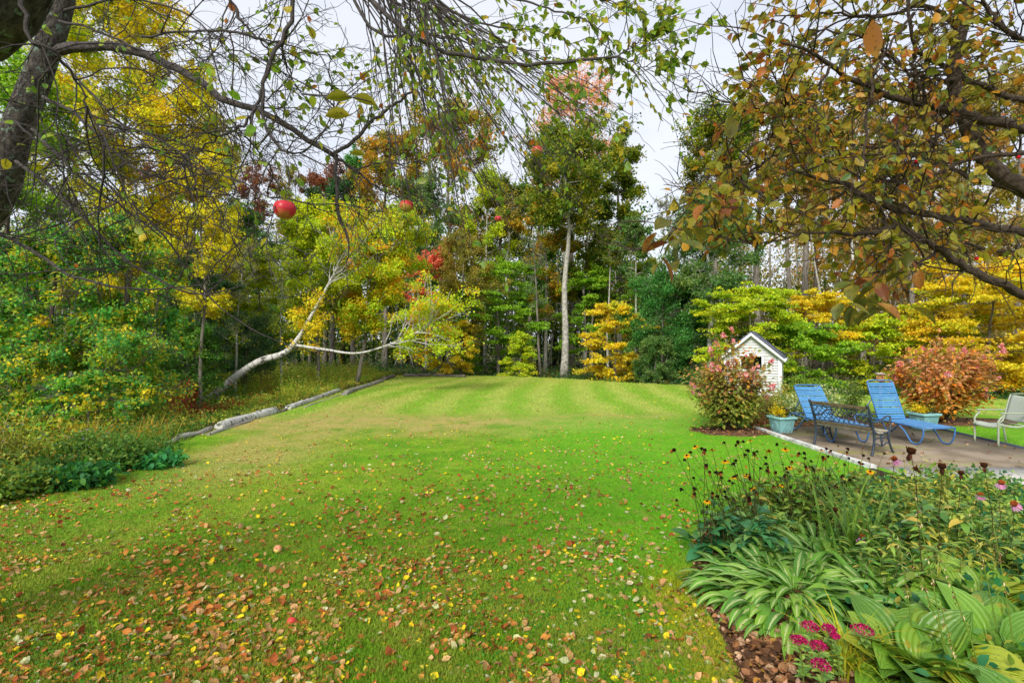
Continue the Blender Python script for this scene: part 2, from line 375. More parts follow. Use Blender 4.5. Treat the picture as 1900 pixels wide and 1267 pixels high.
def soil_mat(t):
    g = t.n('NewGeometry'); pos = g.outputs['Position']
    col = t.mix(t.rng(t.noise(pos, 2.5, 6, .65), .4, .6), (.055, .045, .02), (.10, .12, .03))
    col = t.mix(t.rng(t.noise(pos, 22, 4, .65), .55, .68), col, (.20, .12, .05))
    t.done(t.pr(col, .95, .1, t.bump(t.noise(pos, 15, 5, .7), .8, .05)))
SOIL = mat('forest_floor', soil_mat)
def mulch_mat(t):
    g = t.n('NewGeometry'); pos = g.outputs['Position']
    v = t.n('TexVoronoi'); v.inputs['Scale'].default_value = 28; t.l(pos, v.inputs['Vector'])
    bw = t.n('RGBToBW'); t.l(v.outputs['Color'], bw.inputs[0])
    col = t.mix(bw.outputs[0], (.045, .025, .014), (.19, .10, .055))
    t.done(t.pr(col, .9, .15, t.bump(v.outputs['Distance'], .8, .03)))
MULCH = mat('bark_mulch', mulch_mat)
def conc(a_, b_, mossy, name):
    def f(t):
        g = t.n('NewGeometry'); pos = g.outputs['Position']
        col = t.mix(t.rng(t.noise(pos, 1.3, 6, .6), .35, .65), a_, b_)
        col = t.mix(t.m('MULTIPLY', t.rng(t.noise(t.mapv(pos, (.6, 2.2, 1)), 1.1, 5, .7), .50, .64), mossy), col, (.17, .17, .04))
        col = t.mix(t.rng(t.noise(pos, 90, 2), .55, .7), col, np.array(b_)*1.25)
        col = t.mix(t.m('MULTIPLY', t.rng(t.noise(pos, 6, 4), .62, .72), .6), col, np.array(a_)*.45)
        t.done(t.pr(col, .9, .2, t.bump(t.noise(pos, 70, 3), .35, .006)))
    return mat(name, f)
CONC = conc((.125, .098, .07), (.235, .19, .14), .9, 'patio_concrete')
CONC2 = conc((.30, .29, .26), (.47, .46, .43), .25, 'walk_concrete')

def grid(xs, ys, z, col=(1, 1, 1)):      # xs (n,m), ys (n,m)
    g = G(); n, m_ = xs.shape; V = np.stack([xs, ys, z], -1); i, j = np.meshgrid(np.arange(n-1), np.arange(m_-1), indexing='ij'); b0 = i*m_+j
    g.add(V, np.stack([b0, b0+1, b0+m_+1, b0+m_], -1).reshape(-1, 4), col); return g
gx = np.concatenate([[-900, -400, -150, -80], np.linspace(-45, 45, 121), [80, 150, 400, 900]])
gy = np.concatenate([[-900, -200, -30], np.linspace(-8, 60, 100), [80, 120, 300, 900]])
X, Y = np.meshgrid(gx, gy)
Z = gz(X, Y)-.012-.05*(np.abs(X) < 44); grid(X, Y, Z+.03*rng.random(X.shape)*(Y > 33)).build('ground', SOIL, smooth=True, kind='structure')
s_ = np.concatenate([np.linspace(0, .55, 90), np.linspace(.57, 1, 22)]); t_ = np.linspace(0, 1, 120)**1.3
yy0 = -5+t_[:, None]*36; xl = lef(yy0)+.0*s_; X = xl+(34-xl)*s_[None, :]
Y = -5+t_[:, None]*(far(X)+5)
X = lef(Y)+.08*np.sin(Y*3.1)+.05*np.sin(Y*7.7)+(34-lef(Y))*s_[None, :]; Y = np.minimum(Y, far(X))
Z = gz(X, Y)+.02; Z[:, 0] -= .1; Z[-1] -= .1
grid(X, Y, Z, (.72, .72, .72)).build('lawn', LAWN, smooth=True, kind='structure')
def sheet(name, pts, z, m, th=.0, **kw):
    g = G(); pts = np.array(pts, float); g.prism([tuple(p) for p in pts], 2, z-max(th, .004), z); return g.build(name, m, kind='structure', **kw)
def blobsheet(name, cx, cy, rx, ry, z, m, n=40):
    a_ = np.arange(n)*2*np.pi/n; r_ = 1+.09*np.sin(a_*3+1)+.06*np.sin(a_*7)+.03*np.sin(a_*13)
    return sheet(name, np.stack([cx+rx*r_*np.cos(a_), cy+ry*r_*np.sin(a_)], 1), z, m, .03)
PZ = .045
sheet('patio', [(5.78, 8.25), (9.45, 8.25), (9.78, 12.1), (5.78, 12.1)], PZ, CONC, .1)
sheet('walkway', [(5.95, 7.15), (12.5, 7.15), (12.5, 8.235), (5.95, 8.235)], .03, CONC2, .1)
BEDL = [(2.05, -1), (1.35, 1), (1.3, 2.6), (1.38, 3.1), (1.44, 3.5), (1.5, 4.0), (1.58, 4.4), (1.75, 4.9), (1.95, 5.35), (2.5, 6.0), (3.6, 6.9), (5.2, 7.6), (5.75, 8.2), (5.9, 7.1), (12.5, 7.1), (12.5, -1)]
sheet('garden_bed', BEDL, .034, MULCH, .03)
blobsheet('mulch_ring_left', 5.05, 11.55, 1.0, .55, .034, MULCH)
blobsheet('mulch_bed_back', 9.2, 13.0, 3.6, .95, .034, MULCH)
# white kerb board and dark edging strip
g = G(); 
for (a_, b_) in [((5.66, 11.85), (5.68, 10.45)), ((5.68, 10.43), (5.72, 9.3)), ((5.72, 9.28), (5.76, 8.15))]:
    g.prism([(a_[0]-.05, a_[1]), (a_[0]+.05, a_[1]), (b_[0]+.05, b_[1]), (b_[0]-.05, b_[1])], 2, 0, .085)
o = g.build('edging_board', plain('weathered_white_paint', (.50, .50, .49), .8, .2, var=.35, scale=9, bmp=.4), bevel=.006,
    label='whitish weathered edging board between the lawn and the brown patio', cat='edging')
g = G(); g.prism([(9.81, 12.15), (9.86, 12.15), (9.56, 8.9), (9.49, 8.9)], 2, -.02, .075)
g.build('edging_strip', plain('slate_plastic', (.035, .045, .075), .6), label='dark blue lawn edging strip along the right side of the patio', cat='edging')

# ---------------------------------------------------------------- furniture
BLUE = plain('blue_vinyl', (.065, .235, .48), .45, .5, var=.10, scale=6); BLUEF = plain('blue_tube_paint', (.045, .15, .36), .35, .5, var=.1, scale=8)
def strap(g, c_, wd, nd, w_, th=.004):
    n = len(c_); V = np.stack([c_-wd*w_/2-nd*th/2, c_+wd*w_/2-nd*th/2, c_+wd*w_/2+nd*th/2, c_-wd*w_/2+nd*th/2], 1); i, j = np.meshgrid(np.arange(n-1), np.arange(4), indexing='ij'); b0 = i*4
    g.add(V, np.stack([b0+j, b0+(j+1) % 4, b0+4+(j+1) % 4, b0+4+j], -1).reshape(-1, 4))
def lounger(label, loc, rz, top, seatl=1.15):
    t = thing('chaise_lounge', label, 'sun lounger', loc, 'blue strap loungers on the patio', rz)
    # local: Y- towards the foot, Y+ head; hinge at y=0, seat height .35
    W, H = .31, .35; HD = .72
    g = G()
    for sx in (-W, W):
        g.tubes(resample([(sx, -seatl, H), (sx, 0, H), (sx, HD, H)], 5), .016, 8)
    g.tubes([(-W, -seatl, H), (0, -seatl-.015, H), (W, -seatl, H)], .016, 8); g.tubes([(-W, HD, H), (W, HD, H)], .014, 8); g.tubes([(-W, 0.02, H-.03), (W, .02, H-.03)], .012, 8)
    fr_ = g.build('frame', BLUEF, t, True)
    for sx in (-W, W):
        g = G()
        q = [(HD-.02, H), (HD-.05, .22), (HD-.16, .05), (HD-.26, .016), (HD-.36, .05), (HD-.55, .22), (HD-.68, H-.045), (HD-.82, H-.045)]
        g.tubes(resample([(sx*1.0, y_, z_) for y_, z_ in q], 26), .015, 8); g.build('leg', BLUEF, t, True); g = G()
        q = [(-seatl+.01, H), (-seatl+.02, .2), (-seatl+.1, .05), (-seatl+.2, .016), (-seatl+.31, .05), (-seatl+.46, .22), (-seatl+.6, H-.03)]
        g.tubes(resample([(sx*1.0, y_, z_) for y_, z_ in q], 24), .015, 8)
        g.build('leg', BLUEF, t, True)
    ty, tz = top; ln = math.hypot(ty, tz); ca, sa = ty/ln, tz/ln
    g = G(); n = 22
    loopp = [(-W+.02, 0, H), (-W+.02, ty*.9, H+tz*.9), (-W+.035, ty*.97, H+tz*.97), (-W+.10, ty, H+tz), (0, ty, H+tz), (W-.10, ty, H+tz), (W-.035, ty*.97, H+tz*.97), (W-.02, ty*.9, H+tz*.9), (W-.02, 0, H)]
    g.tubes(loopp, .016, 8); bf = g.build('backrest_frame', BLUEF, t, True)
    Rm = np.array([[1, 0, 0], [0, ca, -sa], [0, sa, ca]])
    g = G(); n = 16
    for i in range(n):
        f = (i+.6)/(n+.6)*ln*.97; sag = -.004*math.sin(i*2.1)
        hw = W-.015; xs = np.linspace(-hw, hw, 13); d = .016-.018*(1-(xs/hw)**2); c_ = np.stack([xs, ca*f-sa*d, H+sa*f+ca*d+sag], 1)
        strap(g, c_, np.array([0, ca, sa]), np.array([0, -sa, ca]), .040)
    g.build('strap_webbing', BLUE, bf)
    g = G(); n = int(seatl/.052)
    for i in range(n):
        f = -(i+.6)/(n+.1)*seatl
        xs = np.linspace(-W, W, 13); c_ = np.stack([xs, 0*xs+f, H+.016-.020*(1-(xs/W)**2)+.002*math.sin(i*1.7)], 1)
        strap(g, c_, np.array([0, 1, 0]), np.array([0, 0, 1]), .043)
    g.build('strap_webbing', BLUE, fr_)
    for sx in (-W+.03, W-.03):
        g = G(); g.tubes([(sx, ty*.55, H+tz*.52), (sx, min(ty*.55+.36, .6), H+.01)], .010, 6); g.build('back_support', BLUEF, t, True)
    return t
lounger('blue strap lounger left of the other, partly hidden behind the garden bench', (6.72, 11.15, PZ), R(-3), (.58, .66), 1.15)
lounger('blue strap lounger with the more upright back in front of the orange brown hydrangea', (8.12, 10.95, PZ), R(2), (.36, .80), 1.18)

IRON = plain('dark_cast_iron', (.022, .036, .060), .42, .5, var=.3, scale=15, bmp=.15)
SLAT = plain('grey_bench_wood', (.30, .27, .20), .8, .2, var=.3, scale=14, bmp=.3); SLATD = plain('dark_bench_wood', (.085, .065, .035), .7, .25, var=.35, scale=14, bmp=.3)
t = thing('garden_bench', 'cast iron and wood garden bench seen from behind on the patio', 'bench', ((6.33+5.86)/2, (8.98+9.93)/2, PZ), rz=math.atan2(.43, .90))
# local X forward (seat side), local Y along the bench, Z up
HL = .53
for sy in (-HL, HL):
    g = G(); c3 = lambda q: [(a_, sy, b_) for a_, b_ in q]
    for q, r_, k in [
        ([(-.02, 0), (.02, .12), (.045, .28), (.03, .42), (-.02, .58), (-.09, .76), (-.14, .87)], .021, 18),
        ([(.62, 0), (.56, .08), (.50, .20), (.475, .32), (.50, .41)], .018, 14),
        ([(.03, .44), (.12, .375), (.26, .36), (.42, .385), (.52, .43), (.585, .42), (.575, .38)], .017, 18),
        ([(-.035, .60), (.08, .575), (.22, .595), (.36, .655), (.46, .67), (.53, .64), (.52, .58), (.47, .57)], .016, 18),
        ([(.53, .63), (.545, .53), (.50, .42)], .013, 8),
        ([(.03, .17), (.12, .20), (.2, .165), (.27, .15), (.34, .165), (.42, .20), (.51, .17)], .012, 16),
        ([(.04, .24), (.12, .3), (.2, .29), (.26, .33), (.33, .29), (.41, .3), (.48, .23)], .010, 16),
        ([(.27, .16), (.27, .35)], .016, 4)]:
        g.tubes(resample(c3(q), k), r_, 8)
    g.blobs(np.array([(.27, sy, .25), (.27, sy, .19), (-.145, sy, .875), (.62, sy, .015), (-.02, sy, .015)]), [.028, .02, .028, .024, .026], (.5, .5, .5))
    g.build('side_frame', IRON, t, True)
bk = lambda z: (.03-(z-.42)*.38)      # back plane x at height z
g = G(); Y0 = HL-.03
for z_ in (.51, .785): g.tubes([(bk(z_), -Y0, z_), (bk(z_), Y0, z_)], .010, 6)
for y_ in (-Y0, Y0): g.tubes([(bk(.5), y_, .5), (bk(.79), y_, .79)], .009, 6)
nc = 11; stp = 2*Y0/nc
for i in range(nc):
    for r_ in range(3):
        yc, zc = -Y0+(i+.5)*stp, .545+r_*.103; a_ = np.linspace(0, 2*np.pi, 13)
        g.tubes(np.stack([bk(zc+.042*np.sin(a_)), yc+.038*np.cos(a_), zc+.042*np.sin(a_)], 1), .0065, 5)
        if r_ < 2:
            for s2 in (-1, 1): g.tubes([(bk(zc), yc-s2*stp*.5, zc), (bk(zc+.103), yc+s2*stp*.5, zc+.103)], .005, 4)
g.build('back_lattice', IRON, t, True)
for z_, h_, nm in ((.835, .062, 'top_rail'), (.462, .058, 'lower_rail')):
    g = G(); g.box((bk(z_), 0, z_), (.026, 2*HL-.05, h_)); g.build(nm, SLATD, t, bevel=.005)
for i in range(5):
    x_ = .08+i*.095; z_ = .40-.045*math.sin(min(i, 3)/3*math.pi)*.6
    g = G(); g.box((x_, 0, z_+.005), (.075, 2*HL+.02, .022)); g.build('seat_slat', SLAT, t, bevel=.004)

SAGE = plain('sage_metal', (.30, .34, .25), .4, .5, var=.06, scale=5); SLING = plain('sage_sling_fabric', (.36, .40, .34), .75, .2, var=.06, scale=160, bmp=.3)
t = thing('sling_armchair', 'pale sage green metal sling armchair at the right end of the patio', 'armchair', (9.52, 9.98, PZ), rz=R(176))
# local X forward (to the left in the picture)
for sy in (-.27, .27):
    for q in ([(.26, 0), (.26, .40), (.255, .50), (.16, .60)], [(-.33, 0), (-.29, .25), (-.26, .42)]):
        g = G(); g.tubes(resample([(a_, sy, b_) for a_, b_ in q], 9), .018, 8); g.build('leg', SAGE, t, True)
    g = G(); g.box((-.06, sy, .645), (.56, .05, .022)); g.tubes([(.20, sy, .60), (.19, sy, .64)], .016, 6); g.build('armrest', SAGE, t, bevel=.008)
g = G()
for sy in (-.25, .25):
    g.tubes(resample([(.30, sy, .365), (.27, sy, .405), (.20, sy, .41), (0, sy, .375), (-.17, sy, .385), (-.26, sy, .45), (-.33, sy, .72), (-.38, sy, .90), (-.41, sy, .96)], 24), .015, 8)
g.tubes([(-.26, -.27, .40), (-.26, .27, .40)], .014, 6); g.tubes([(.22, -.27, .37), (.22, .27, .37)], .014, 6)
g.tubes(resample([(-.41, -.25, .96), (-.43, 0, .985), (-.41, .25, .96)], 8), .015, 8)
fr_ = g.build('frame', SAGE, t, True)
def sling(q, nm):
    q = resample([(a_, 0, b_) for a_, b_ in q], 14); g = G(); ys = np.linspace(-.245, .245, 9); n = len(q)
    for off in (0, -.006):
        pass
    V = np.array([[(p[0], y_, p[2]-.02*(1-(y_/.245)**2)) for y_ in ys] for p in q]); i, j = np.meshgrid(np.arange(n-1), np.arange(8), indexing='ij'); b0 = i*9+j
    g.add(V, np.stack([b0, b0+1, b0+10, b0+9], -1).reshape(-1, 4)); o = g.build(nm, SLING, fr_, True)
    m_ = o.modifiers.new('solid', 'SOLIDIFY'); m_.thickness = .006
sling([(.30, .36), (.28, .40), (.20, .425), (0, .39), (-.16, .395)], 'seat_sling'); sling([(-.27, .46), (-.32, .66), (-.38, .88), (-.415, .96)], 'back_sling')

TEAL = plain('teal_planter_plastic', (.22, .45, .46), .5, .4, var=.12, scale=10, bmp=.1); SOILP = plain('potting_soil', (.03, .02, .012), .95, .1, var=.4, scale=40, bmp=.6)
def flower_pot(label, plabel, loc, s, rz):
    t = thing('planter', label, 'planter', loc, 'teal square planters on the patio', rz); g = G()
    def fr(b_, tp, z0, z1): return [[(-b_, -b_, z0), (b_, -b_, z0), (b_, b_, z0), (-b_, b_, z0)], [(-tp, -tp, z1), (tp, -tp, z1), (tp, tp, z1), (-tp, tp, z1)]]
    Vv = sum(fr(.145*s, .185*s, 0, .30*s)+fr(.215*s, .215*s, .30*s, .345*s)+fr(.18*s, .18*s, .345*s, .30*s), [])
    F_ = [[3, 2, 1, 0]]
    for lv in range(5):
        for j in range(4): F_.append([lv*4+j, lv*4+(j+1) % 4, lv*4+4+(j+1) % 4, lv*4+4+j])
    g.add(Vv, np.array(F_)); pot_ = g.build('pot', TEAL, t, bevel=.006)
    g = G()    # raised arched panels and feet
    for k in range(4):
        ca, sa = math.cos(k*math.pi/2), math.sin(k*math.pi/2); Rz = np.array([[ca, -sa, 0], [sa, ca, 0], [0, 0, 1]])
        a_ = np.linspace(0, np.pi, 11); q = np.stack([.085*s*np.cos(a_), 0*a_, .12*s+.1*s*np.sin(a_)], 1)
        q = np.vstack([[.085*s, 0, .03*s], q, [-.085*s, 0, .03*s]]); q[:, 1] = -(.145*s+q[:, 2]*.133)-.001
        g.tubes(q@Rz.T, .006*s, 5)
    g.build('moulding', TEAL, pot_, True)
    g = G(); g.box((0, 0, .305*s), (.355*s, .355*s, .02)); g.build('soil', SOILP, t)
    p = thing('potted_flowers', plabel, 'flowers', (loc[0], loc[1], loc[2]+.31*s), 'yellow leaved plants in the teal planters')
    o3 = np.array([loc[0], loc[1], loc[2]+.31*s]); g = G(); b_ = o3+rng.normal(size=(26, 3))*[.06, .06, 0]
    st = spawn(np.repeat(np.stack([b_, b_+[0, 0, .05]], 1), 1, 0), 1, .22*s, .7, .12, 5, .15); st[:, :, 2] = np.maximum(st[:, :, 2], o3[2]); g.tubes(st, .003, 3, C('#556020')); g.build('stems', LEAF, p)
    g = G(); n = 620; i = rng.integers(0, len(st), n); q, T = at(st, i, rng.uniform(.3, 1, n)); q = q+rng.normal(size=(n, 3))*.035+[-.05*s, 0, .02]
    c_ = np.where((q[:, 0] < o3[0]+.02)[:, None], pick([('#e8c81e', 4), ('#cfc01c', 2), ('#8f9a20', 1)], n), pick([('#5a3526', 2), ('#3f5a1c', 2), ('#2f4a1c', 1)], n))
    g.leaves(q, rdir(n), rdir(n, 1.), rng.uniform(.025, .05, n), c_, 'b'); g.build('foliage', LEAF, p); return t
flower_pot('teal square planter on the patio left of the loungers', 'yellow and purple leafy plant in the left teal planter', (5.98, 11.35, PZ), 1.02, R(12))
flower_pot('teal square planter half hidden behind the right blue lounger', 'yellow leafy plant spilling from the teal planter by the hydrangea', (9.45, 11.75, PZ), 1.08, R(8))

# ---------------------------------------------------------------- shed, birdhouse
SIDE = plain('white_siding_paint', (.68, .69, .71), .55, .3, var=.05, scale=4); TRIM = plain('white_trim_paint', (.76, .77, .80), .5, .3, var=.04, scale=4)
SHING = plain('grey_roof_shingle', (.085, .095, .12), .9, .2, var=.4, scale=12, bmp=.6); INSIDE = plain('grey_green_board', (.20, .22, .19), .8, .2, var=.15, scale=8)
sx, sy_ = 9.05, 19.35
t = thing('garden_shed', 'small white gabled shed with grey roof standing behind the pink flowered hydrangea', 'shed', (sx, sy_, gz(sx, sy_)), rz=-math.atan2(sx, sy_)-R(6))
hw, ze, zp, dp = .98, 1.50, 2.36, 1.6      # half width, eave, peak, depth; front faces local -Y
def clap(g, x0, x1, z0, z1, y, ax=1, lim=None):
    z = z0
    while z < z1-.02:
        h = min(.095, z1-z); xa, xb = (x0, x1) if lim is None else (lim(z+h/2)[0], lim(z+h/2)[1])
        if xb-xa > .04:
            Vv = [(xa, y, z), (xb, y, z), (xb, y+.018, z+h), (xa, y+.018, z+h), (xa, y+.03, z), (xb, y+.03, z), (xb, y+.03, z+h), (xa, y+.03, z+h)]
            if ax == 0: Vv = [(b_, a_, c_) for a_, b_, c_ in Vv]
            g.add(Vv, np.array([[0, 1, 2, 3], [0, 4, 5, 1], [3, 2, 6, 7], [0, 3, 7, 4], [1, 5, 6, 2]]))
        z += .1
g = G(); clap(g, -hw, hw, .05, .95, 0); clap(g, -hw, -.36, .95, ze, 0); clap(g, .36, hw, .95, ze, 0)
clap(g, 0, 0, ze, zp, 0, 1, lambda z: (-hw*(zp-z)/(zp-ze), hw*(zp-z)/(zp-ze)))
g.box((-hw+.05, .05+.03, ze/2), (.06, .05, ze)); g.box((hw-.05, .05+.03, ze/2), (.06, .05, ze)); fw_ = g.build('front_wall', SIDE, t)
for s2 in (-1, 1):
    g = G(); g.box((s2*(hw-.02), dp/2, ze/2), (.04, dp-.1, ze)); g.build('side_wall', SIDE, t)
g = G(); g.prism([(-hw+.05, .03), (hw-.05, .03), (hw-.05, ze), (0, zp-.06), (-hw+.05, ze)], 1, dp-.08, dp-.04); g.build('back_wall', INSIDE, t)
g = G(); g.box((0, dp/2, .06), (2*hw-.1, dp-.2, .04)); g.build('floor', INSIDE, t)
sl = math.atan2(zp-ze, hw); ex = .17
for s2 in (-1, 1):
    g = G(); xe, zee = s2*(hw+ex*math.cos(sl)), ze-ex*math.sin(sl)
    g.prism([(0, zp+.02), (0, zp+.085), (xe, zee+.085), (xe, zee+.02)], 1, -.16, dp+.1); rs_ = g.build('roof_slope', SHING, t)
    g = G(); g.prism([(0, zp+.018), (xe+s2*.005, zee+.018), (xe+s2*.005, zee-.10), (0, zp-.10)], 1, -.19, -.155)
    g.prism([(xe+s2*.03, zee+.03), (xe+s2*.002, zee+.03), (xe+s2*.002, zee-.10), (xe+s2*.03, zee-.10)], 1, -.185, dp+.1); g.build('fascia', TRIM, rs_)
    g = G(); g.box((s2*(hw-.04), -.03, ze/2+.02), (.10, .035, ze+.02)); g.box((s2*(hw+.012), .02, ze/2), (.035, .12, ze)); g.build('corner_board', TRIM, t)
g = G(); g.box((0, -.025, .96), (.84, .045, .07)); g.box((-.385, -.025, 1.24), (.07, .045, .49)); g.box((.385, -.025, 1.24), (.07, .045, .49)); g.box((0, -.025, 1.525), (.84, .045, .08)); g.build('opening_trim', TRIM, fw_)
g = G(); g.box((0, -.02, .05), (2*hw+.02, .05, .12)); g.build('sill', TRIM, fw_)

HONEY = plain('honey_wood', (.52, .27, .09), .7, .3, var=.2, scale=30); bx_, by_ = 10.0, 13.9
t = thing('birdhouse', 'small honey coloured wooden birdhouse on a post behind the right lounger', 'birdhouse', (bx_, by_, 0))
o3 = np.array([bx_, by_, 0]); g = G(); g.box(o3+[0, 0, .48], (.05, .05, .96)); g.build('post', plain('grey_post_wood', (.2, .18, .14), .9), t)
g = G(); g.box(o3+[0, 0, 1.06], (.14, .14, .19)); bx0 = g.build('box', HONEY, t, bevel=.004)
g = G(); g.prism([(by_-.10, 1.158), (by_+.09, 1.165), (by_+.09, 1.20), (by_-.10, 1.178)], 0, bx_-.09, bx_+.09); g.build('roof', plain('grey_board', (.42, .40, .40), .8), t)
g = G(); a_ = np.arange(10)*2*np.pi/10; g.prism([(bx_+.02*math.cos(q), 1.09+.02*math.sin(q)) for q in a_], 1, by_-.073, by_-.069); g.build('entrance_hole', plain('black_hole', (.01, .008, .006), .9), bx0)
# ---------------------------------------------------------------- trees of the wood edge
BR = {'g': BARK, 'd': DBARK, 'p': PALE, 'b': BIRCH}
PAL = {
 'Y': [('#f0e42c', 4), ('#e2dc28', 3), ('#f0cc28', 1.6), ('#bccc2c', 1.4)],
 'YG': [('#ccdc2c', 3), ('#acc828', 3), ('#e0dc30', 2), ('#8cac28', 1)],
 'YGO': [('#ccdc2c', 4), ('#acc828', 3), ('#f0c026', 1.6), ('#ea9a24', .7)],
 'LG': [('#90bc2c', 3), ('#a8cc30', 2), ('#6ca02a', 2)],
 'G': [('#5c9430', 3), ('#4a8030', 3), ('#7ea834', 2)],
 'GG': [('#5f8420', 3), ('#8f9c22', 3), ('#b8ac28', 2), ('#3f6a1e', 2)],
 'DG': [('#2a5a26', 3), ('#357033', 3), ('#234a20', 2), ('#4a7a2a', 1)],
 'TG': [('#468a3c', 3), ('#5a9c46', 3), ('#3c7636', 2), ('#80b050', 1.8)],
 'VG': [('#58a84a', 3), ('#7cbc40', 2.5), ('#4c9440', 2.5), ('#a4c434', 2.8), ('#f0d42c', 2.8)],
 'SG': [('#5d8a44', 3), ('#7a9c4a', 3), ('#4a7438', 2), ('#93a850', 1)],
 'OL': [('#b0a03a', 3), ('#94943a', 3), ('#c4a24a', 2), ('#767f30', 2)],
 'OO': [('#cdae2a', 3), ('#8f9a28', 3), ('#dc9230', 2), ('#708020', 2)],
 'OR': [('#f0d82c', 4), ('#f0dc36', 3), ('#ecbc28', 1.8), ('#c8d038', 2)],
 'CO': [('#f4b484', 3), ('#f09c70', 3), ('#f4c878', 2), ('#e48c6c', 1.5)],
 'RD': [('#f88a70', 3), ('#ec6c54', 2), ('#f8a878', 1.5)],
 'RB': [('#8a4a34', 3), ('#a05c3c', 2), ('#6a4030', 2), ('#9a7a40', 1)],
 'TA': [('#bfa35a', 3), ('#a89448', 3), ('#c88f4c', 2), ('#8a8a40', 2)],
 'WG': [('#55804e', 3), ('#6a9060', 2), ('#43693c', 3)],
}
def tree(name, label, px, Y, top, cb, hw, tw, pal, nl, ls, flat=.6, bk='g', off=0, lean=0, cat='tree', group=None, shape='o', nlimb=14, lf='q', twig=0, droop=0., dens=1., x=None, mat_=None, up=.5, spread=1.):
    bx = (px-CX)/F*Y if x is None else x; z0 = float(gz(bx, Y)); H = CH-(top-CY)/F*Y-z0; c0 = max(CH-(cb-CY)/F*Y-z0, .02); rad = hw/F*Y; r0 = tw/2/F*Y; ox = off/F*Y
    base = np.array([bx, Y, z0-.05]); t = thing(name, label, cat, base, group)
    tp = base+np.array([ox+lean/F*Y, rng.uniform(-.2, .2), H*.93]); K = 14
    u = np.linspace(0, 1, K); tr = base+(tp-base)*u[:, None]; wob = rng.normal(size=(4, 2))
    tr[:, :2] += (np.sin(u[:, None]*np.array([3, 7.])@wob[:2])*np.array([1, 1])*min(.02*H, .25)*u[:, None])
    rr = r0*(1-.82*u**.9); rr[0] *= 1.35
    gt = G(); gt.tubes(tr, rr, 9)
    n = nlimb; tt = np.linspace(0, 1, n)+rng.normal(size=n)*.03; tt = np.clip(tt, 0, 1)
    hs = c0+(H-c0)*tt*.95; us = np.clip(hs/(H*.93), .03, .98)
    prof = {'o': np.sqrt(np.clip(1-(2*tt-1)**2*.85, 0, 1)), 'c': 1.05-.8*tt, 'v': .45+.6*tt-.5*np.clip(tt-.75, 0, 1)*2, 'l': np.sqrt(np.clip(1-(2*tt-1)**2*.6, 0, 1))}[shape]
    az = np.arange(n)*2.4+rng.uniform(0, 6); Ll = rad*prof*rng.uniform(.7, 1.1, n)
    el = {'o': .65, 'c': .15, 'v': .9, 'l': .15}[shape]*rng.uniform(.6, 1.3, n)
    st = np.maximum(us-.06, .02)
    p, _ = at(tr[None], np.zeros(n, int), st); Kl = 7; ul = np.linspace(0, 1, Kl)
    h = np.stack([np.cos(az), np.sin(az)*.85, 0*az], 1)
    zz = base[2]+hs
    lim = p[:, None]+h[:, None]*(Ll[:, None]*ul)[..., None]; lim[:, :, 2] = p[:, 2:3]+(Ll*np.tan(el)*.6)[:, None]*(ul**(.8 if shape in 'lc' else 1.1))-droop*Ll[:, None]*ul**2
    lim[:, :, 2] = np.minimum(lim[:, :, 2], z0+H)
    lim[:, 1:] += np.cumsum(rng.normal(size=(n, Kl-1, 3))*.05*Ll[:, None, None]*.5, 1)
    lim[:, :, 2] = np.maximum(lim[:, :, 2], z0+.15)
    gt.tubes(lim, np.maximum(r0*.30*(1-tt*.5)[:, None]*(1-.8*ul), .008), 4)
    sub = spawn(lim, 5, Ll*.5, .8, droop*.15, 5, .16, .25, 1., up=.25 if shape in 'ov' else 0.)
    gt.tubes(sub, np.linspace(max(r0*.09, .010), .004, 5), 3)
    if twig:
        s2 = spawn(sub, twig, Ll.mean()*.28, .6, 0, 4, .15, .3, 1., up=.3); gt.tubes(s2, np.linspace(.009, .004, 4), 3)
    # leaf clumps
    leaders = np.stack([tr[[-4, -3, -2, -1]]]*3)+rng.normal(size=(3, 1, 3))*rad*.05
    nw = 8; Lw = np.clip(rad*.30, .30, 1.0)*(1.25 if shape != 'l' else 1.1)
    tw = spawn(sub, nw, Lw, .75, .06*droop+(.03 if shape == 'l' else -.04), 5, .14, .2, 1., up=.2 if shape in 'ov' else 0.)
    tl = spawn(leaders, 16, Lw*1.1, .9, 0, 5, .14, .1, 1., up=.5); tw = np.concatenate([tw, tl])
    if flat < .5: tw[:, :, 2] = tw[:, :1, 2]+(tw[:, :, 2]-tw[:, :1, 2])*(flat+.05)
    gt.tubes(tw, np.linspace(.0065, .003, 5), 3); gt.build('trunk', BR[bk], t, True)
    nc = len(tw); cw = rng.gamma(1.1, 1., nc); keep = np.repeat(rng.random(len(sub)) < .86, nw); cw[:len(keep)] *= keep; cw /= cw.sum(); k = rng.choice(nc, nl, p=cw)
    q, _ = at(tw, k, rng.uniform(.05, 1.05, nl).clip(0, 1)); cs = max(Lw*.16*spread, .05)
    q = q+rng.normal(size=(nl, 3))*np.array([cs, cs, cs*(flat if flat < .5 else .8)])
    sc0 = pick(PAL[pal], len(sub)+3, .12); ccol = .5*np.concatenate([np.repeat(sc0[:-3], nw, 0), np.repeat(sc0[-3:], 16, 0)])+.5*pick(PAL[pal], nc, .15); own = pick(PAL[pal], nl, .2); f = (rng.random(nl) < .3)[:, None]
    col = np.where(f, own, ccol[k]*rng.uniform(.85, 1.15, (nl, 1)))
    sz = ls*rng.uniform(.65, 1.35, nl)
    q[:, 2] = np.maximum(q[:, 2], z0+.05)
    gl = G(); d = rdir(nl); d[:, 2] -= .3; gl.leaves(q, d, rdir(nl, up*2), sz, col, lf); gl.build('crown', mat_ or LEAF, t)
    return t
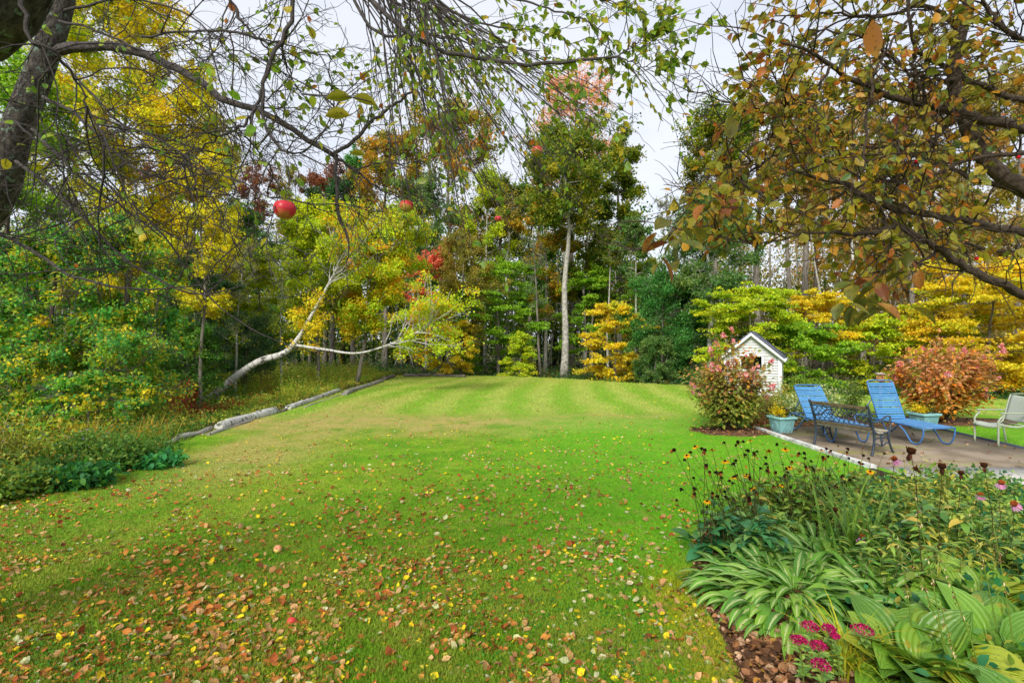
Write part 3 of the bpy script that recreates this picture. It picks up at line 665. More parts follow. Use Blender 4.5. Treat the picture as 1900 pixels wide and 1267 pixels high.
TT = [
 # px, Y, top, crown bottom, half width, trunk w, palette, leaves, size
 ('green_shrub', 'green and gold shrub reaching the ground at the left picture edge', 40, 11.6, 640, 835, 70, 3, 'VG', 2600, .07, dict(nlimb=18, cat='shrub', lf='b')),
 ('green_shrub', 'green and gold shrub reaching the ground left of the golden orange grass', 235, 12.3, 610, 800, 66, 3, 'VG', 2600, .07, dict(nlimb=18, cat='shrub', lf='b')),
 ('broadleaf_tree', 'gold green tree left of the thick straight grey trunk, below the orange top', 1012, 36, 265, 560, 46, 8, 'OO', 7500, .15, dict(bk='p', nlimb=20)),
 ('broadleaf_tree', 'green tree with yellow tips just right of the thick straight grey trunk', 1085, 37, 290, 560, 44, 8, 'GG', 7000, .15, dict(bk='p', nlimb=20)),
 ('broadleaf_tree', 'pale trunked yellow green tree behind the small distant apple', 900, 37, 285, 560, 46, 7, 'YG', 6500, .14, dict(bk='p', nlimb=20)),
 ('broadleaf_tree', 'soft green tree behind the olive gold one', 790, 36, 300, 560, 50, 7, 'SG', 6500, .14, dict(bk='p', nlimb=20)),
 ('maple_tree', 'golden yellow maple between the apple twigs and the golden hung tree', 372, 18.5, 255, 560, 56, 7, 'Y', 6500, .10, dict(nlimb=20)),
 ('maple_tree', 'low yellow green maple behind the bare pale forked sapling', 440, 25.5, 545, 690, 60, 5, 'YG', 5500, .10, dict(nlimb=18, shape='l', flat=.3)),
 ('green_shrub', 'grey green thicket between the slim dead sapling and the bent birch', 455, 22.5, 590, 705, 60, 3, 'WG', 6000, .075, dict(nlimb=20, cat='shrub')),
 ('green_shrub', 'green thicket just left of the foot of the bent birch', 345, 19, 600, 740, 50, 3, 'G', 6000, .075, dict(nlimb=20, cat='shrub')),
 ('maple_tree', 'tall old maple with a thick straight grey trunk near the middle of the wood edge', 1047, 33, 215, 400, 78, 15, 'GG', 9000, .16, dict(off=8, nlimb=20, twig=2, bk='p')),
 ('maple_tree', 'tall tree with coral orange top rising above the rest against the sky', 1060, 44, 88, 330, 78, 12, 'CO', 4300, .15, dict(nlimb=18, shape='o', twig=2, off=5)),
 ('broadleaf_tree', 'tall dense green and gold tree bordering the open sky right of the middle', 1150, 37, 215, 560, 56, 12, 'GG', 13000, .16, dict(nlimb=22, shape='c')),
 ('broadleaf_tree', 'mid green tree between the thick grey trunk and the olive tree, below the orange top', 985, 39, 320, 560, 50, 10, 'G', 8000, .15, dict()),
 ('broadleaf_tree', 'tall gold green loose tree behind the hanging twigs above the olive tree', 835, 40, 165, 500, 85, 12, 'OO', 9500, .17, dict(nlimb=18, twig=2)),
 ('broadleaf_tree', 'gold green tree with peach tips behind the small apple', 715, 38, 225, 470, 65, 11, 'OO', 8500, .17, dict(nlimb=16, twig=2)),
 ('pine_tree', 'dark green pine showing above the yellow green trees left of the middle', 655, 42, 245, 480, 42, 10, 'TG', 6000, .16, dict(shape='c')),
 ('oak_tree', 'brownish olive round topped tree against the sky left of the dark pine', 603, 45, 280, 470, 42, 10, 'RB', 3000, .16, dict()),
 ('oak_tree', 'dark green domed tree under the arched apple limb tip', 615, 40, 310, 520, 45, 11, 'DG', 6500, .16, dict()),
 ('bare_tree', 'nearly leafless grey tree with upright twigs on the skyline above the large red apple', 535, 46, 285, 430, 36, 9, 'OL', 1300, .14, dict(shape='v', twig=4)),
 ('maple_tree', 'thin reddish brown tree on the skyline above the dark feathery conifer', 475, 45, 278, 420, 40, 9, 'RB', 2300, .15, dict(shape='v', twig=3)),
 ('maple_tree', 'small russet topped tree on the skyline beside the arched apple limb', 575, 47, 288, 420, 26, 7, 'RB', 1300, .15, dict(shape='v', twig=3)),
 ('conifer_tree', 'dark green feathery conifer left of the large red apple', 455, 34, 355, 560, 78, 11, 'G', 13000, .12, dict(shape='c', flat=.35, nlimb=22)),
 ('birch_tree', 'yellow green birch, broad and bright, below the large red apple', 590, 24.5, 355, 590, 68, 7, 'YG', 15000, .11, dict(bk='g', nlimb=20)),
 ('birch_tree', 'yellow green birch touched with orange, right of the dangling dark twig', 662, 25, 372, 600, 72, 8, 'YGO', 17000, .11, dict(bk='g', nlimb=24, off=58)),
 ('maple_tree', 'low yellow green tree with spreading sprays above the fallen birch trunk', 485, 26, 462, 660, 62, 6, 'YG', 8000, .11, dict(shape='l', flat=.3, nlimb=16)),
 ('maple_tree', 'tall yellow maple at the left beneath the arched apple limb', 335, 21.5, 95, 600, 88, 13, 'Y', 15000, .12, dict(nlimb=24, bk='g', twig=1)),
 ('maple_tree', 'tall yellow maple seen through the apple twigs above the dark conifer side', 235, 20, -90, 480, 110, 12, 'Y', 10500, .12, dict(nlimb=24, twig=1)),
 ('aspen_tree', 'tall pale trunked thin yellow green tree behind the leaning apple trunk', 135, 19, -160, 470, 100, 12, 'YG', 7000, .11, dict(bk='p', nlimb=22, twig=1)),
 ('maple_tree', 'narrow bright yellow maple left of the feathery conifer', 392, 24, 175, 600, 45, 7, 'Y', 8500, .12, dict(nlimb=20)),
 ('broadleaf_tree', 'tall green tree at the left picture edge behind the leaning apple trunk', 15, 17, 60, 600, 90, 13, 'LG', 9000, .11, dict(bk='d', nlimb=20)),
 ('maple_tree', 'rust brown thin tree between the yellow maples', 290, 27, 130, 500, 45, 8, 'RB', 2200, .13, dict(twig=2)),
 ('vine_tree', 'dense blue green and yellow leafed tree left of the red brown ferns', 95, 12.6, 395, 775, 82, 14, 'VG', 9500, .085, dict(bk='d', nlimb=24, lf='b', droop=.35, up=1)),
 ('vine_tree', 'dense green tree hung with golden leaves right of its blue green neighbour', 235, 13.5, 375, 720, 82, 13, 'VG', 10000, .085, dict(bk='g', nlimb=24, lf='b', droop=.35, up=1)),
 ('vine_tree', 'dark trunked green tree at the left edge under the apple twigs', 30, 14.5, 430, 760, 60, 17, 'G', 5000, .085, dict(bk='d', nlimb=18, lf='b', lean=-28)),
 ('sapling', 'blue green sapling with layered leafy branches standing over the left bed', 165, 11.3, 690, 815, 78, 5, 'VG', 3000, .075, dict(bk='g', nlimb=16, lf='b', flat=.3, shape='l', up=1)),
 ('willow_shrub', 'fine leaved grey green willow right of the golden hung tree', 362, 20, 455, 700, 58, 4, 'WG', 12500, .065, dict(nlimb=22, twig=2, bk='p')),
 ('bare_sapling', 'bare pale forked sapling in front of the dark conifer', 403, 23, 372, 560, 36, 6, 'YGO', 450, .09, dict(bk='p', shape='v', twig=3)),
 ('bare_sapling', 'slim pale dead sapling leaning beside the grey green willow', 436, 21.5, 430, 620, 26, 5, 'YG', 300, .08, dict(bk='p', shape='v', twig=3, lean=14)),
 ('birch_sapling', 'slim white birch stem behind the low yellow green tree', 522, 23, 440, 600, 30, 4, 'YG', 900, .09, dict(bk='b', shape='v')),
 ('maple_tree', 'coral red young maple left of the olive tree', 786, 31.8, 448, 600, 36, 4, 'RD', 2600, .12, dict(shape='l', flat=.35)),
 ('maple_tree', 'small coral red maple top showing above the coral red young maple', 816, 31.6, 440, 490, 18, 3, 'RD', 900, .12, dict(shape='l', flat=.35)),
 ('ash_tree', 'olive gold fine leaved tree with rounded crown left of the middle', 856, 31.5, 425, 625, 52, 9, 'OL', 15500, .085, dict(nlimb=22)),
 ('maple_sapling', 'orange yellow layered maple sapling below the olive gold tree', 838, 31, 592, 690, 42, 4, 'OR', 3000, .12, dict(shape='l', flat=.2)),
 ('beech_tree', 'bright green layered beech between the olive tree and the thick grey trunk', 925, 33.5, 470, 680, 78, 7, 'LG', 12000, .13, dict(shape='l', flat=.16, nlimb=24)),
 ('beech_sapling', 'small yellow green bush shaped beech at the far lawn edge', 965, 30.6, 612, 700, 33, 3, 'YG', 4200, .10, dict(shape='c', flat=.25, nlimb=18)),
 ('beech_tree', 'yellow green layered beech just right of the thick grey trunk', 1098, 35, 480, 640, 52, 6, 'LG', 6500, .13, dict(shape='l', flat=.18, nlimb=18)),
 ('bare_tree', 'crooked bare grey tree leaning right before the dark hollow in the wood', 1003, 32, 425, 560, 28, 6, 'SG', 300, .1, dict(bk='g', shape='v', twig=3, lean=-18)),
 ('old_trunk_tree', 'twin grey trunked tree behind the bright green beech', 925, 38, 300, 480, 42, 14, 'GG', 3500, .15, dict(twig=2)),
 ('old_trunk_tree', 'lichen pale trunk beside the twin grey trunk', 941, 36.5, 330, 420, 30, 9, 'OL', 1200, .14, dict(bk='p', twig=2)),
 ('witch_hazel', 'golden orange layered small tree in front of the green shrubs right of the middle', 1142, 28.3, 552, 705, 56, 4, 'OR', 6500, .12, dict(shape='l', flat=.18, nlimb=22)),
 ('green_shrub', 'large rounded dark green shrub right of the golden orange tree', 1228, 27.5, 505, 712, 62, 5, 'TG', 17000, .085, dict(nlimb=26, cat='shrub')),
 ('green_shrub', 'blue green shrub against the white birch trunk', 1282, 27, 520, 712, 48, 4, 'TG', 11000, .085, dict(nlimb=22, cat='shrub')),
 ('green_shrub', 'lower sage green shrub in front of the large rounded dark one', 1215, 25.8, 625, 716, 34, 3, 'SG', 5500, .075, dict(nlimb=16, cat='shrub')),
 ('thin_tree', 'slender pale trunk rising from the shrubs toward the gold green tree', 1128, 34, 400, 480, 22, 5, 'GG', 800, .13, dict(bk='p', twig=2)),
 ('thin_tree', 'slender trunked sage tree right of the golden orange tree', 1178, 32, 380, 520, 32, 6, 'SG', 3500, .12, dict(bk='p')),
 ('birch_tree', 'white barked birch with sage green crown left of the shed', 1318, 25.5, 352, 545, 70, 12.5, 'SG', 12500, .10, dict(bk='b', nlimb=22, twig=1)),
 ('broadleaf_tree', 'tall olive green tree with ragged top bordering the open sky on its right side', 1325, 35, 168, 430, 66, 11, 'GG', 12500, .15, dict(nlimb=22)),
 ('bare_tree', 'thin bare tree standing alone in the gap of open sky', 1243, 44, 335, 420, 22, 4, 'GG', 250, .12, dict(shape='v', twig=3)),
 ('beech_tree', 'lime and yellow layered beech right behind the shed', 1392, 23.5, 515, 700, 76, 5, 'YG', 13500, .105, dict(shape='l', flat=.16, nlimb=26)),
 ('beech_tree', 'golden layered beech between the shed and the birdhouse', 1535, 24.5, 528, 640, 70, 5, 'OR', 9500, .105, dict(shape='l', flat=.16, nlimb=22)),
 ('beech_tree', 'low olive green beech just behind the left blue lounger', 1490, 23, 590, 715, 72, 5, 'LG', 9500, .10, dict(shape='l', flat=.2, nlimb=22)),
 ('beech_tree', 'lime green layered beech above the birdhouse', 1620, 23.5, 575, 715, 66, 5, 'YG', 9000, .10, dict(shape='l', flat=.2, nlimb=22)),
 ('maple_tree', 'broad golden yellow maple behind the orange brown hydrangea at the right', 1835, 21.5, 475, 715, 112, 8, 'OR', 21000, .105, dict(shape='l', flat=.2, nlimb=32)),
 ('maple_tree', 'yellow green maple left of the broad golden one', 1735, 24, 530, 700, 66, 6, 'YGO', 8500, .105, dict(shape='l', flat=.2, nlimb=22)),
 ('maple_tree', 'golden tree cut by the right picture edge', 1975, 22, 430, 720, 90, 9, 'OR', 9000, .11, dict(shape='l', flat=.25, nlimb=22)),
 ('forest_tree', 'dark grey trunk with tan leaves right of the white birch', 1405, 37, 140, 420, 60, 15, 'TA', 6500, .15, dict(twig=2)),
 ('forest_tree', 'first of the close grey trunks above the golden beech', 1467, 34, 130, 380, 44, 11, 'TA', 4500, .15, dict(twig=2, lean=-10)),
 ('forest_tree', 'thickest of the close grey trunks above the golden beech', 1490, 33, 110, 370, 50, 15, 'OO', 4800, .15, dict(twig=2)),
 ('forest_tree', 'dark trunk just right of the thickest grey one', 1512, 35, 170, 420, 40, 10, 'TA', 3500, .15, dict(bk='d', twig=2)),
 ('forest_tree', 'slim pale trunk leaning left, right of the close grey trunks', 1545, 27, 300, 430, 40, 6, 'TA', 1800, .13, dict(bk='p', twig=3, lean=-46)),
 ('forest_tree', 'pale spotted trunk between the shed and the right hydrangea', 1592, 25.5, 250, 420, 50, 9, 'TA', 3000, .13, dict(bk='b', twig=3, lean=-14)),
 ('forest_tree', 'pale leaning trunk above the right hydrangea', 1738, 24.5, 330, 440, 46, 10, 'TA', 2200, .13, dict(bk='b', twig=3, lean=30)),
 ('forest_tree', 'tan leaved tree standing behind the leaning pale trunk', 1690, 37, 120, 520, 70, 12, 'TA', 8000, .15, dict(twig=2)),
 ('forest_tree', 'ochre leaved tall tree behind the middle of the crabapple', 1600, 40, 100, 500, 66, 12, 'TA', 7500, .16, dict(twig=2)),
 ('forest_tree', 'olive leaved tall tree behind the crabapple trunk', 1790, 36, 110, 520, 76, 12, 'OL', 9000, .15, dict(twig=2)),
 ('forest_tree', 'tan tree near the right picture edge behind the crabapple', 1890, 34, 90, 540, 76, 12, 'TA', 8500, .15, dict(twig=2)),
]
for r_ in TT:
    name, label, px, Y, top, cb, hw, tw, pal, nl, ls, kw = r_
    kw.setdefault('cat', 'tree'); tree(name, label, px, Y, top, cb, hw, tw, pal, int(nl*3.1), ls, **kw)

# the wood behind: trunks and foliage that read as one mass
g = G(); n = 150; x = rng.uniform(-70, 75, n); y = rng.uniform(49, 66, n); h = rng.uniform(9, 17, n)-.10*np.abs(x-14)*(x > 5)*0
b0 = np.stack([x, y, gz(x, y)], 1); tp = b0+np.stack([rng.normal(size=n)*.7, 0*x, h], 1); K = 6; u = np.linspace(0, 1, K)[None, :, None]
gap = (x/y*F+CX > 1190) & (x/y*F+CX < 1260)
tp[gap, 2] *= .5
tr = b0[:, None]*(1-u)+tp[:, None]*u; g.tubes(tr, rng.uniform(.12, .26, (n, 1))*np.linspace(1, .3, K), 5)
br = spawn(tr, 9, 3., 1.1, -.05, 5, .15, .3, 1, up=.4); g.tubes(br, np.linspace(.05, .012, 5), 3); g.build('wood_trunks_far', DBARK, kind='stuff', label='grey and dark tree trunks deep in the far wood', cat='woodland')
g = G(); n = 90; x = rng.uniform(-50, 52, n); x = x[~((x/50*F+CX > 1180) & (x/50*F+CX < 1270))]; n = len(x); y = rng.uniform(45, 54, n); h = rng.uniform(9, 15, n); b0 = np.stack([x, y, gz(x, y)], 1); K2 = np.linspace(0, 1, 7)[None, :, None]
tr2 = b0[:, None]*(1-K2)+(b0+np.stack([rng.normal(size=n)*1.3, 0*x, h], 1))[:, None]*K2; g.tubes(tr2, rng.uniform(.06, .14, (n, 1))*np.linspace(1, .3, 7), 5); b2_ = spawn(tr2, 8, 2., .8, -.05, 5, .15, .35, 1, up=.4); g.tubes(b2_, np.linspace(.03, .01, 5), 3); g.build('pale_trunks_far', PALE, kind='stuff', label='thin pale trunks deep in the far wood', cat='woodland')
cc = np.concatenate([at(br, rng.integers(0, len(br), 3000), rng.uniform(.3, 1, 3000))[0], np.stack([rng.uniform(-70, 75, 6800), rng.uniform(44, 60, 6800), np.concatenate([rng.gamma(2.4, 1.9, 5000), rng.uniform(2, 15, 1800)])], 1)])
pxx = cc[:, 0]/cc[:, 1]*F+CX; keep = ~((pxx > 1200) & (pxx < 1250) & (cc[:, 2] > 9)); cc = cc[keep]
zone = np.interp(pxx[keep], [0, 500, 900, 1300, 1500, 1900], [0, 0, 0, .2, 1, 1])+.25*rng.normal(size=len(cc))
n = 380000; k = rng.integers(0, len(cc), n); q = cc[k]+rng.normal(size=(n, 3))*[.8, .8, .5]
c1 = pick(PAL['DG']+PAL['GG'], len(cc)); c2 = pick(PAL['TA']+PAL['OL'], len(cc)); ccol = np.where((zone > .5)[:, None], c2, c1)
g = G(); g.leaves(q, rdir(n), rdir(n, 1), rng.uniform(.16, .34, n), ccol[k]*rng.uniform(.8, 1.2, (n, 1)), 'q')
g.build('wood_foliage_far', LEAF, kind='stuff', label='mixed green and tan foliage of the deep wood behind the nearer trees', cat='woodland')

# undergrowth strip along the edge of the wood (uncountable)
def scatter(n, xr, yr, ok):
    x = rng.uniform(*xr, n); y = rng.uniform(*yr, n); k = ok(x, y); return x[k], y[k]
g = G(); gs = G()
x, y = scatter(5200, (-16, 34), (15, 44), lambda x, y: (y > far(x)+.35) & (y < far(x)+7+3*rng.random(len(x))))
hh = rng.gamma(3., .22, len(x))*np.clip((y-far(x))/3.5, .25, 1.15); z = gz(x, y)
x2, y2 = scatter(1500, (-30, -9), (16, 34), lambda x, y: (x < -y*.36-3.5)); x = np.concatenate([x, x2]); y = np.concatenate([y, y2]); hh = np.concatenate([hh, rng.gamma(3., .3, len(x2))]); z = gz(x, y)
m_ = 26; k = np.repeat(np.arange(len(x)), m_); q = np.stack([x[k], y[k], z[k]], 1)+np.stack([rng.normal(size=len(k))*.22, rng.normal(size=len(k))*.22, rng.random(len(k))*hh[k]], 1)
cl = pick([('#2f5a26', 4), ('#47702a', 3), ('#6a8a2c', 2), ('#3c6a40', 2), ('#8f9a30', 1), ('#8a6a34', .7), ('#5c7c3a', 1)], len(x), .2)
g.leaves(q, rdir(len(k)), rdir(len(k), .8), rng.uniform(.06, .15, len(k)), cl[k]*rng.uniform(.75, 1.25, (len(k), 1)), 'q')
g.build('undergrowth', LEAF, kind='stuff', label='low green undergrowth along the foot of the wood', cat='undergrowth')
# meadow of goldenrod and grass left of the log border
x, y = scatter(9000, (-19, -6.6), (9.5, 33), lambda x, y: (x < lef(y)-.25) & (rng.random(len(x)) < .35+.65*(y/33)))
n = len(x); z = gz(x, y); hh = rng.uniform(.3, 1.15, n)*np.clip((lef(y)-x)/2.2, .3, 1.15)
base = np.stack([x, y, z], 1)
mc = pick([('#a8bc3c', 3), ('#80ac38', 3), ('#c8cc48', 2.4), ('#ccb050', 1.8), ('#6a9840', 1.6), ('#b8823c', .8)], n, .15)
red = (np.hypot((x+11.0)/2.2, (y-16.3)/2.0) < 1); mpx = x/y*F+CX; hh = np.where((mpx > 350) & (mpx < 520) & (y < 20.8) & (y > 13), hh*.32, hh)
mc[red] = pick([('#8a3c22', 3), ('#a04c26', 2), ('#6a2c1c', 2)], red.sum())
g = G(); g.blades(np.repeat(base, 3, 0)+rng.normal(size=(3*n, 3))*[.08, .08, 0], rng.uniform(0, 6.28, 3*n), np.repeat(hh, 3)*rng.uniform(.6, 1.15, 3*n), .016, rng.uniform(1.15, 1.5, 3*n), rng.uniform(.1, 1.3, 3*n), np.repeat(mc, 3, 0), [1, .9, .6, .15], 2)
k = np.repeat(np.arange(n), 12); q = base[k]+np.stack([rng.normal(size=len(k))*.09, rng.normal(size=len(k))*.09, hh[k]*rng.uniform(.15, 1, len(k))], 1)
g.leaves(q, rdir(len(k)), rdir(len(k), .6), rng.uniform(.035, .085, len(k)), mc[k]*rng.uniform(.75, 1.25, (len(k), 1)), 'q')
g.build('meadow_plants', LEAF, kind='stuff', label='rank goldenrod, ferns and grass beyond the birch logs', cat='undergrowth')

# fallen birch and its leaning neighbour
pth = [P(372, 750, 20.3), P(400, 731, 20.3), P(440, 697, 20.2), P(480, 671, 20), P(527, 655, 19.9), P(553, 628, 20), P(575, 590, 20), P(601, 543, 20), P(624, 500, 20), P(645, 455, 20)]
p2 = [P(545, 640, 20), P(600, 648, 19.7), P(665, 655, 19.6), P(735, 634, 19.6), P(800, 603, 19.8)]
t = thing('fallen_birch', 'long white birch bent over from the left across the meadow, its top rising right', 'fallen tree', pth[0])
g = G(); q = resample(pth, 40); g.tubes(q, np.interp(np.linspace(0, 1, 40), [0, .05, .42, .62, 1], [.23, .165, .12, .065, .025])*(1+.03*rng.normal(size=40)), 14); q2 = resample(p2, 24); g.tubes(q2, np.linspace(.06, .015, 24), 8)
br = spawn(np.stack([q[30:], q2[14:]]), 26, 2.0, .9, -.02, 7, .16, .1, 1, up=.6); g.tubes(br, np.linspace(.028, .006, 7), 4); b2 = spawn(br, 4, .7, .7, .05, 4, .2, .2, 1); g.tubes(b2, np.linspace(.01, .004, 4), 3)
g.build('trunk', BIRCH, t, True)
ce = at(b2, rng.integers(0, len(b2), 500), rng.uniform(.4, 1, 500))[0]; cx_ = ce[:, 0]/ce[:, 1]*F+CX; cy_ = CY-(ce[:, 2]-CH)/ce[:, 1]*F; ce = ce[(cx_ > 650) | (cy_ < 485)]; nce = len(ce); n = 13500; k = rng.integers(0, nce, n); cc_ = pick(PAL['YGO'], nce)
nb_ = 26; kb = at(spawn(q[None, 19:29], nb_, .9, .9, .03, 5, .2, 0, 1), rng.integers(0, nb_, 60), rng.uniform(.4, 1, 60))[0]; ce = np.concatenate([ce, kb]); m9 = rng.random(n) < .13; k[m9] = nce+rng.integers(0, 60, m9.sum()); cc_ = np.concatenate([cc_, pick(PAL['OR'], 60)])
g = G(); g.leaves(ce[k]+rng.normal(size=(n, 3))*[.14, .14, .10], rdir(n), rdir(n, .8), rng.uniform(.06, .12, n), cc_[k]*rng.uniform(.8, 1.2, (n, 1)), 'q'); g.build('crown', LEAF, t)
# logs bordering the lawn
def log(label, a_, b_, r_, m_=None, r2=None):
    K = 16; u = np.linspace(0, 1, K)[:, None]; A_ = G0(*a_, r_*.7); B_ = G0(*b_, r_*.7); q = A_*(1-u)+B_*u; q[:, 0] += .05*np.sin(u[:, 0]*rng.uniform(3, 6)+rng.uniform(0, 6)); q[:, 2] += .012*np.sin(u[:, 0]*9)
    rr = np.linspace(r_, r2 or r_*.85, K)*(1+.05*rng.normal(size=K)); g = G()
    g.tubes(q, rr, 12); d = nrm(q[1:2]-q[0:1])[0]
    o = g.build('log', m_ or BIRCH, None, True); o['label'] = label; o['category'] = 'log'; o['group'] = 'logs edging the lawn'
    for s in o.data.polygons:
        if s.loop_total > 4: s.use_smooth = False
LOGM = mat('weathered_log', bark((.16, .145, .12), (.44, .42, .38), (.09, .075, .06), (4, 4, 1.6), .57))
LOGD = mat('dark_log', bark((.06, .05, .04), (.22, .19, .16), None, (4, 4, 2)))
log('nearest short weathered grey log of the lawn border, beside the golden grass clump', (287, 827), (330, 814), .052, LOGM)
log('second weathered grey log from the near end of the lawn border', (334, 812), (394, 795), .065, LOGM)
log('thick pale birch log with dark knots in the nearer half of the border', (404, 792), (506, 763), .10, BIRCH, .13)
log('long thin pale pole lying on the lawn side of the thick birch log', (382, 807), (470, 781), .04, LOGM)
log('short brown stub between the two thick birch logs', (512, 766), (530, 760), .055, LOGD)
log('peeling birch log in the middle of the border', (531, 757), (631, 724), .09, BIRCH)
log('thin pole in front of the peeling middle log', (560, 757), (640, 731), .03, LOGM)
log('long slightly curved grey log in the farther half of the border', (638, 731), (708, 706), .10, LOGM)
log('short thick dark log stub at the far left corner of the lawn', (709, 704), (732, 698), .12, LOGD)
log('dark log along the far edge of the lawn, left piece', (748, 697), (800, 696.5), .12, LOGD)
log('dark log along the far edge of the lawn, right piece', (803, 696.5), (862, 698.5), .10, LOGD)
# ---------------------------------------------------------------- grass blades and fallen leaves
TM['t'] = (np.array([[0, .5, 0], [0, -.5, 0], [1, 0, 0]]), [[[0, 1, 2]]])
def inbed(x, y):
    e = np.interp(y, [-1, 1, 2.6, 3.1, 3.5, 4, 4.4, 4.9, 5.35, 6, 6.9, 7.6, 8.2, 8.25, 12.1, 12.15], [2.05, 1.35, 1.3, 1.38, 1.44, 1.5, 1.58, 1.75, 1.95, 2.5, 3.6, 5.2, 5.62, 5.62, 5.62, 40])
    return (x > e) & ~((x > 9.9) & (y > 9))
def lawnpts(n, y0, y1, pw=2.):
    u = rng.random(n); y = (y0**(1-pw)+(y1**(1-pw)-y0**(1-pw))*u)**(1/(1-pw)) if pw != 1 else y0*(y1/y0)**u
    x = rng.uniform(-1.06, 1.06, n)*y; k = (x > lef(y)+.02) & ~inbed(x, y) & (y < far(x)-.05) & (np.hypot((x-5.05)/1.0, (y-11.55)/.55) > 1); return x[k], y[k]
x, y = lawnpts(430000, 2.7, 15, 2.1); n = len(x)
g = G(); p = np.stack([x, y, gz(x, y)+.015], 1); d = rdir(n); d[:, 2] = np.abs(d[:, 2])+.75
ln = rng.uniform(.025, .05, n)*np.clip(1.15-y/40, .6, 1.2); dk = rng.uniform(.62, 1.45, (n, 1))*np.where(rng.random((n, 1)) < .12, [1.7, 1.25, 1.6], [1, 1, 1])
g.leaves(p, d, rdir(n), ln, dk, 't', wid=.17+.0*n); g.v[-1] = g.v[-1]
u_ = rng.random(170000); y = 14+17*u_**.8; x = rng.uniform(-1.05, 1.05, len(y))*y; k = (x > lef(y)) & ~inbed(x, y) & (y < far(x)); x, y = x[k], y[k]; n = len(x); d = rdir(n); d[:, 2] = np.abs(d[:, 2])+.5
g.leaves(np.stack([x, y, gz(x, y)+.01], 1), d, rdir(n), rng.uniform(.04, .075, n), rng.uniform(.6, 1.4, (n, 1))*np.ones(3), 't', wid=.3)
g.build('grass_blades', LAWN, kind='stuff', label='short green lawn grass', cat='grass')
# clover and weeds in the near grass
x, y = lawnpts(16000, 2.7, 9, 2.2); n = len(x); cl = (np.sin(x*2.1+1)+np.sin(y*1.7+x)+rng.normal(size=n)*.7) > .3; x, y = x[cl], y[cl]; n = len(x)
g = G(); d = rdir(n); d[:, 2] = .15; nn = rdir(n)*.5; nn[:, 2] = 1
g.leaves(np.stack([x, y, gz(x, y)+.035+.012*rng.random(n)], 1), d, nn, rng.uniform(.012, .026, n), pick([('#3f8a2a', 3), ('#5aa02c', 2), ('#2f6f2c', 2)], n), 'q', 1.3)
g.build('clover', LEAF, kind='stuff', label='clover and small weeds among the near grass', cat='weeds')

LC = {'orange brown': [('#c07e38', 3), ('#ac682c', 3), ('#cc8e44', 2)], 'red brown': [('#9a5028', 3), ('#ac5a2c', 2), ('#7a4426', 1)],
      'tan': [('#cfa670', 3), ('#bf905c', 2), ('#a88058', 1.5)], 'pale cream green': [('#c4c490', 3), ('#a8b484', 2), ('#ccc8a0', 1)], 'bright yellow': [('#ecd022', 3), ('#d8bc1e', 2), ('#e8d850', 1)]}
LK = list(LC); TM['f'] = (TM['b'][0]*np.array([1, 1.15, 1])+np.array([[0, 0, .12], [0, 0, 0], [0, 0, .02], [0, 0, .22], [0, .0, .14], [0, 0, .12], [0, 0, .10], [0, 0, .02]]), TM['b'][1])
def leafpts(n):
    x, y = lawnpts(n, 2.75, 30, 1.62)
    dens = (.25+.75*ss(-x+.6*y, -1.5, 3.5))*(1-.55*ss(y, 10, 20)); cl = .55+.45*np.sin(x*2.3+np.sin(y*1.9))*np.sin(y*2.7+x)
    dens *= np.where(y < 5, 1, .8+0*y); k = rng.random(len(x)) < dens*cl*1.2; x, y = x[k], y[k]; j = rng.integers(0, len(x), len(x)); m = rng.random(len(x)) < .42; x[m] = x[j[m]]+rng.normal(size=m.sum())*.07; y[m] = y[j[m]]+rng.normal(size=m.sum())*.09; k = (x > lef(y)+.05) & ~inbed(x, y); return x[k], y[k]
x, y = leafpts(54000); n = len(x)
pn = np.exp(-((x+1.2)/2.5)**2-((y-3.5)/3)**2)
kk = np.empty(n, int); left = x < .2
for i in range(n):
    w_ = [4, 1.8, 3, .9, 1.7] if (x[i] < .2 and y[i] < 8) else ([1.2, 1, 3, 1.6, 2] if y[i] < 10 else [.6, .4, 1.6, .8, 3.2])
    w_ = np.array(w_); kk[i] = rng.choice(5, p=w_/w_.sum())
inf = (np.abs(x/y) < .99) & ((CH/y)*F+CY < 1262)
o_ = np.argsort(np.where(inf, y, 1e9)); first = o_[:300]; rest = np.setdiff1d(np.arange(n), first)
size = (.022+.058*rng.random(n)**2)*(1-.15*(kk == 4))*np.where(y > 9, .8, 1); z = gz(x, y)+.024+.022*rng.random(n)
def orient(n):
    d = rdir(n); d[:, 2] *= .35; nn = rdir(n)*1.0; nn[:, 2] = rng.choice([1., -1.], n); return d, nn
d, nn = orient(len(rest)); cr_ = np.array([pick(LC[LK[k]], 1)[0] for k in kk[rest]])
g = G(); g.leaves(np.stack([x, y, z], 1)[rest], d, nn, size[rest]*.95, cr_, 'f'); g.build('leaf_litter', DRY, kind='stuff', label='small fallen autumn leaves scattered over the lawn', cat='fallen leaves')
protos = {}
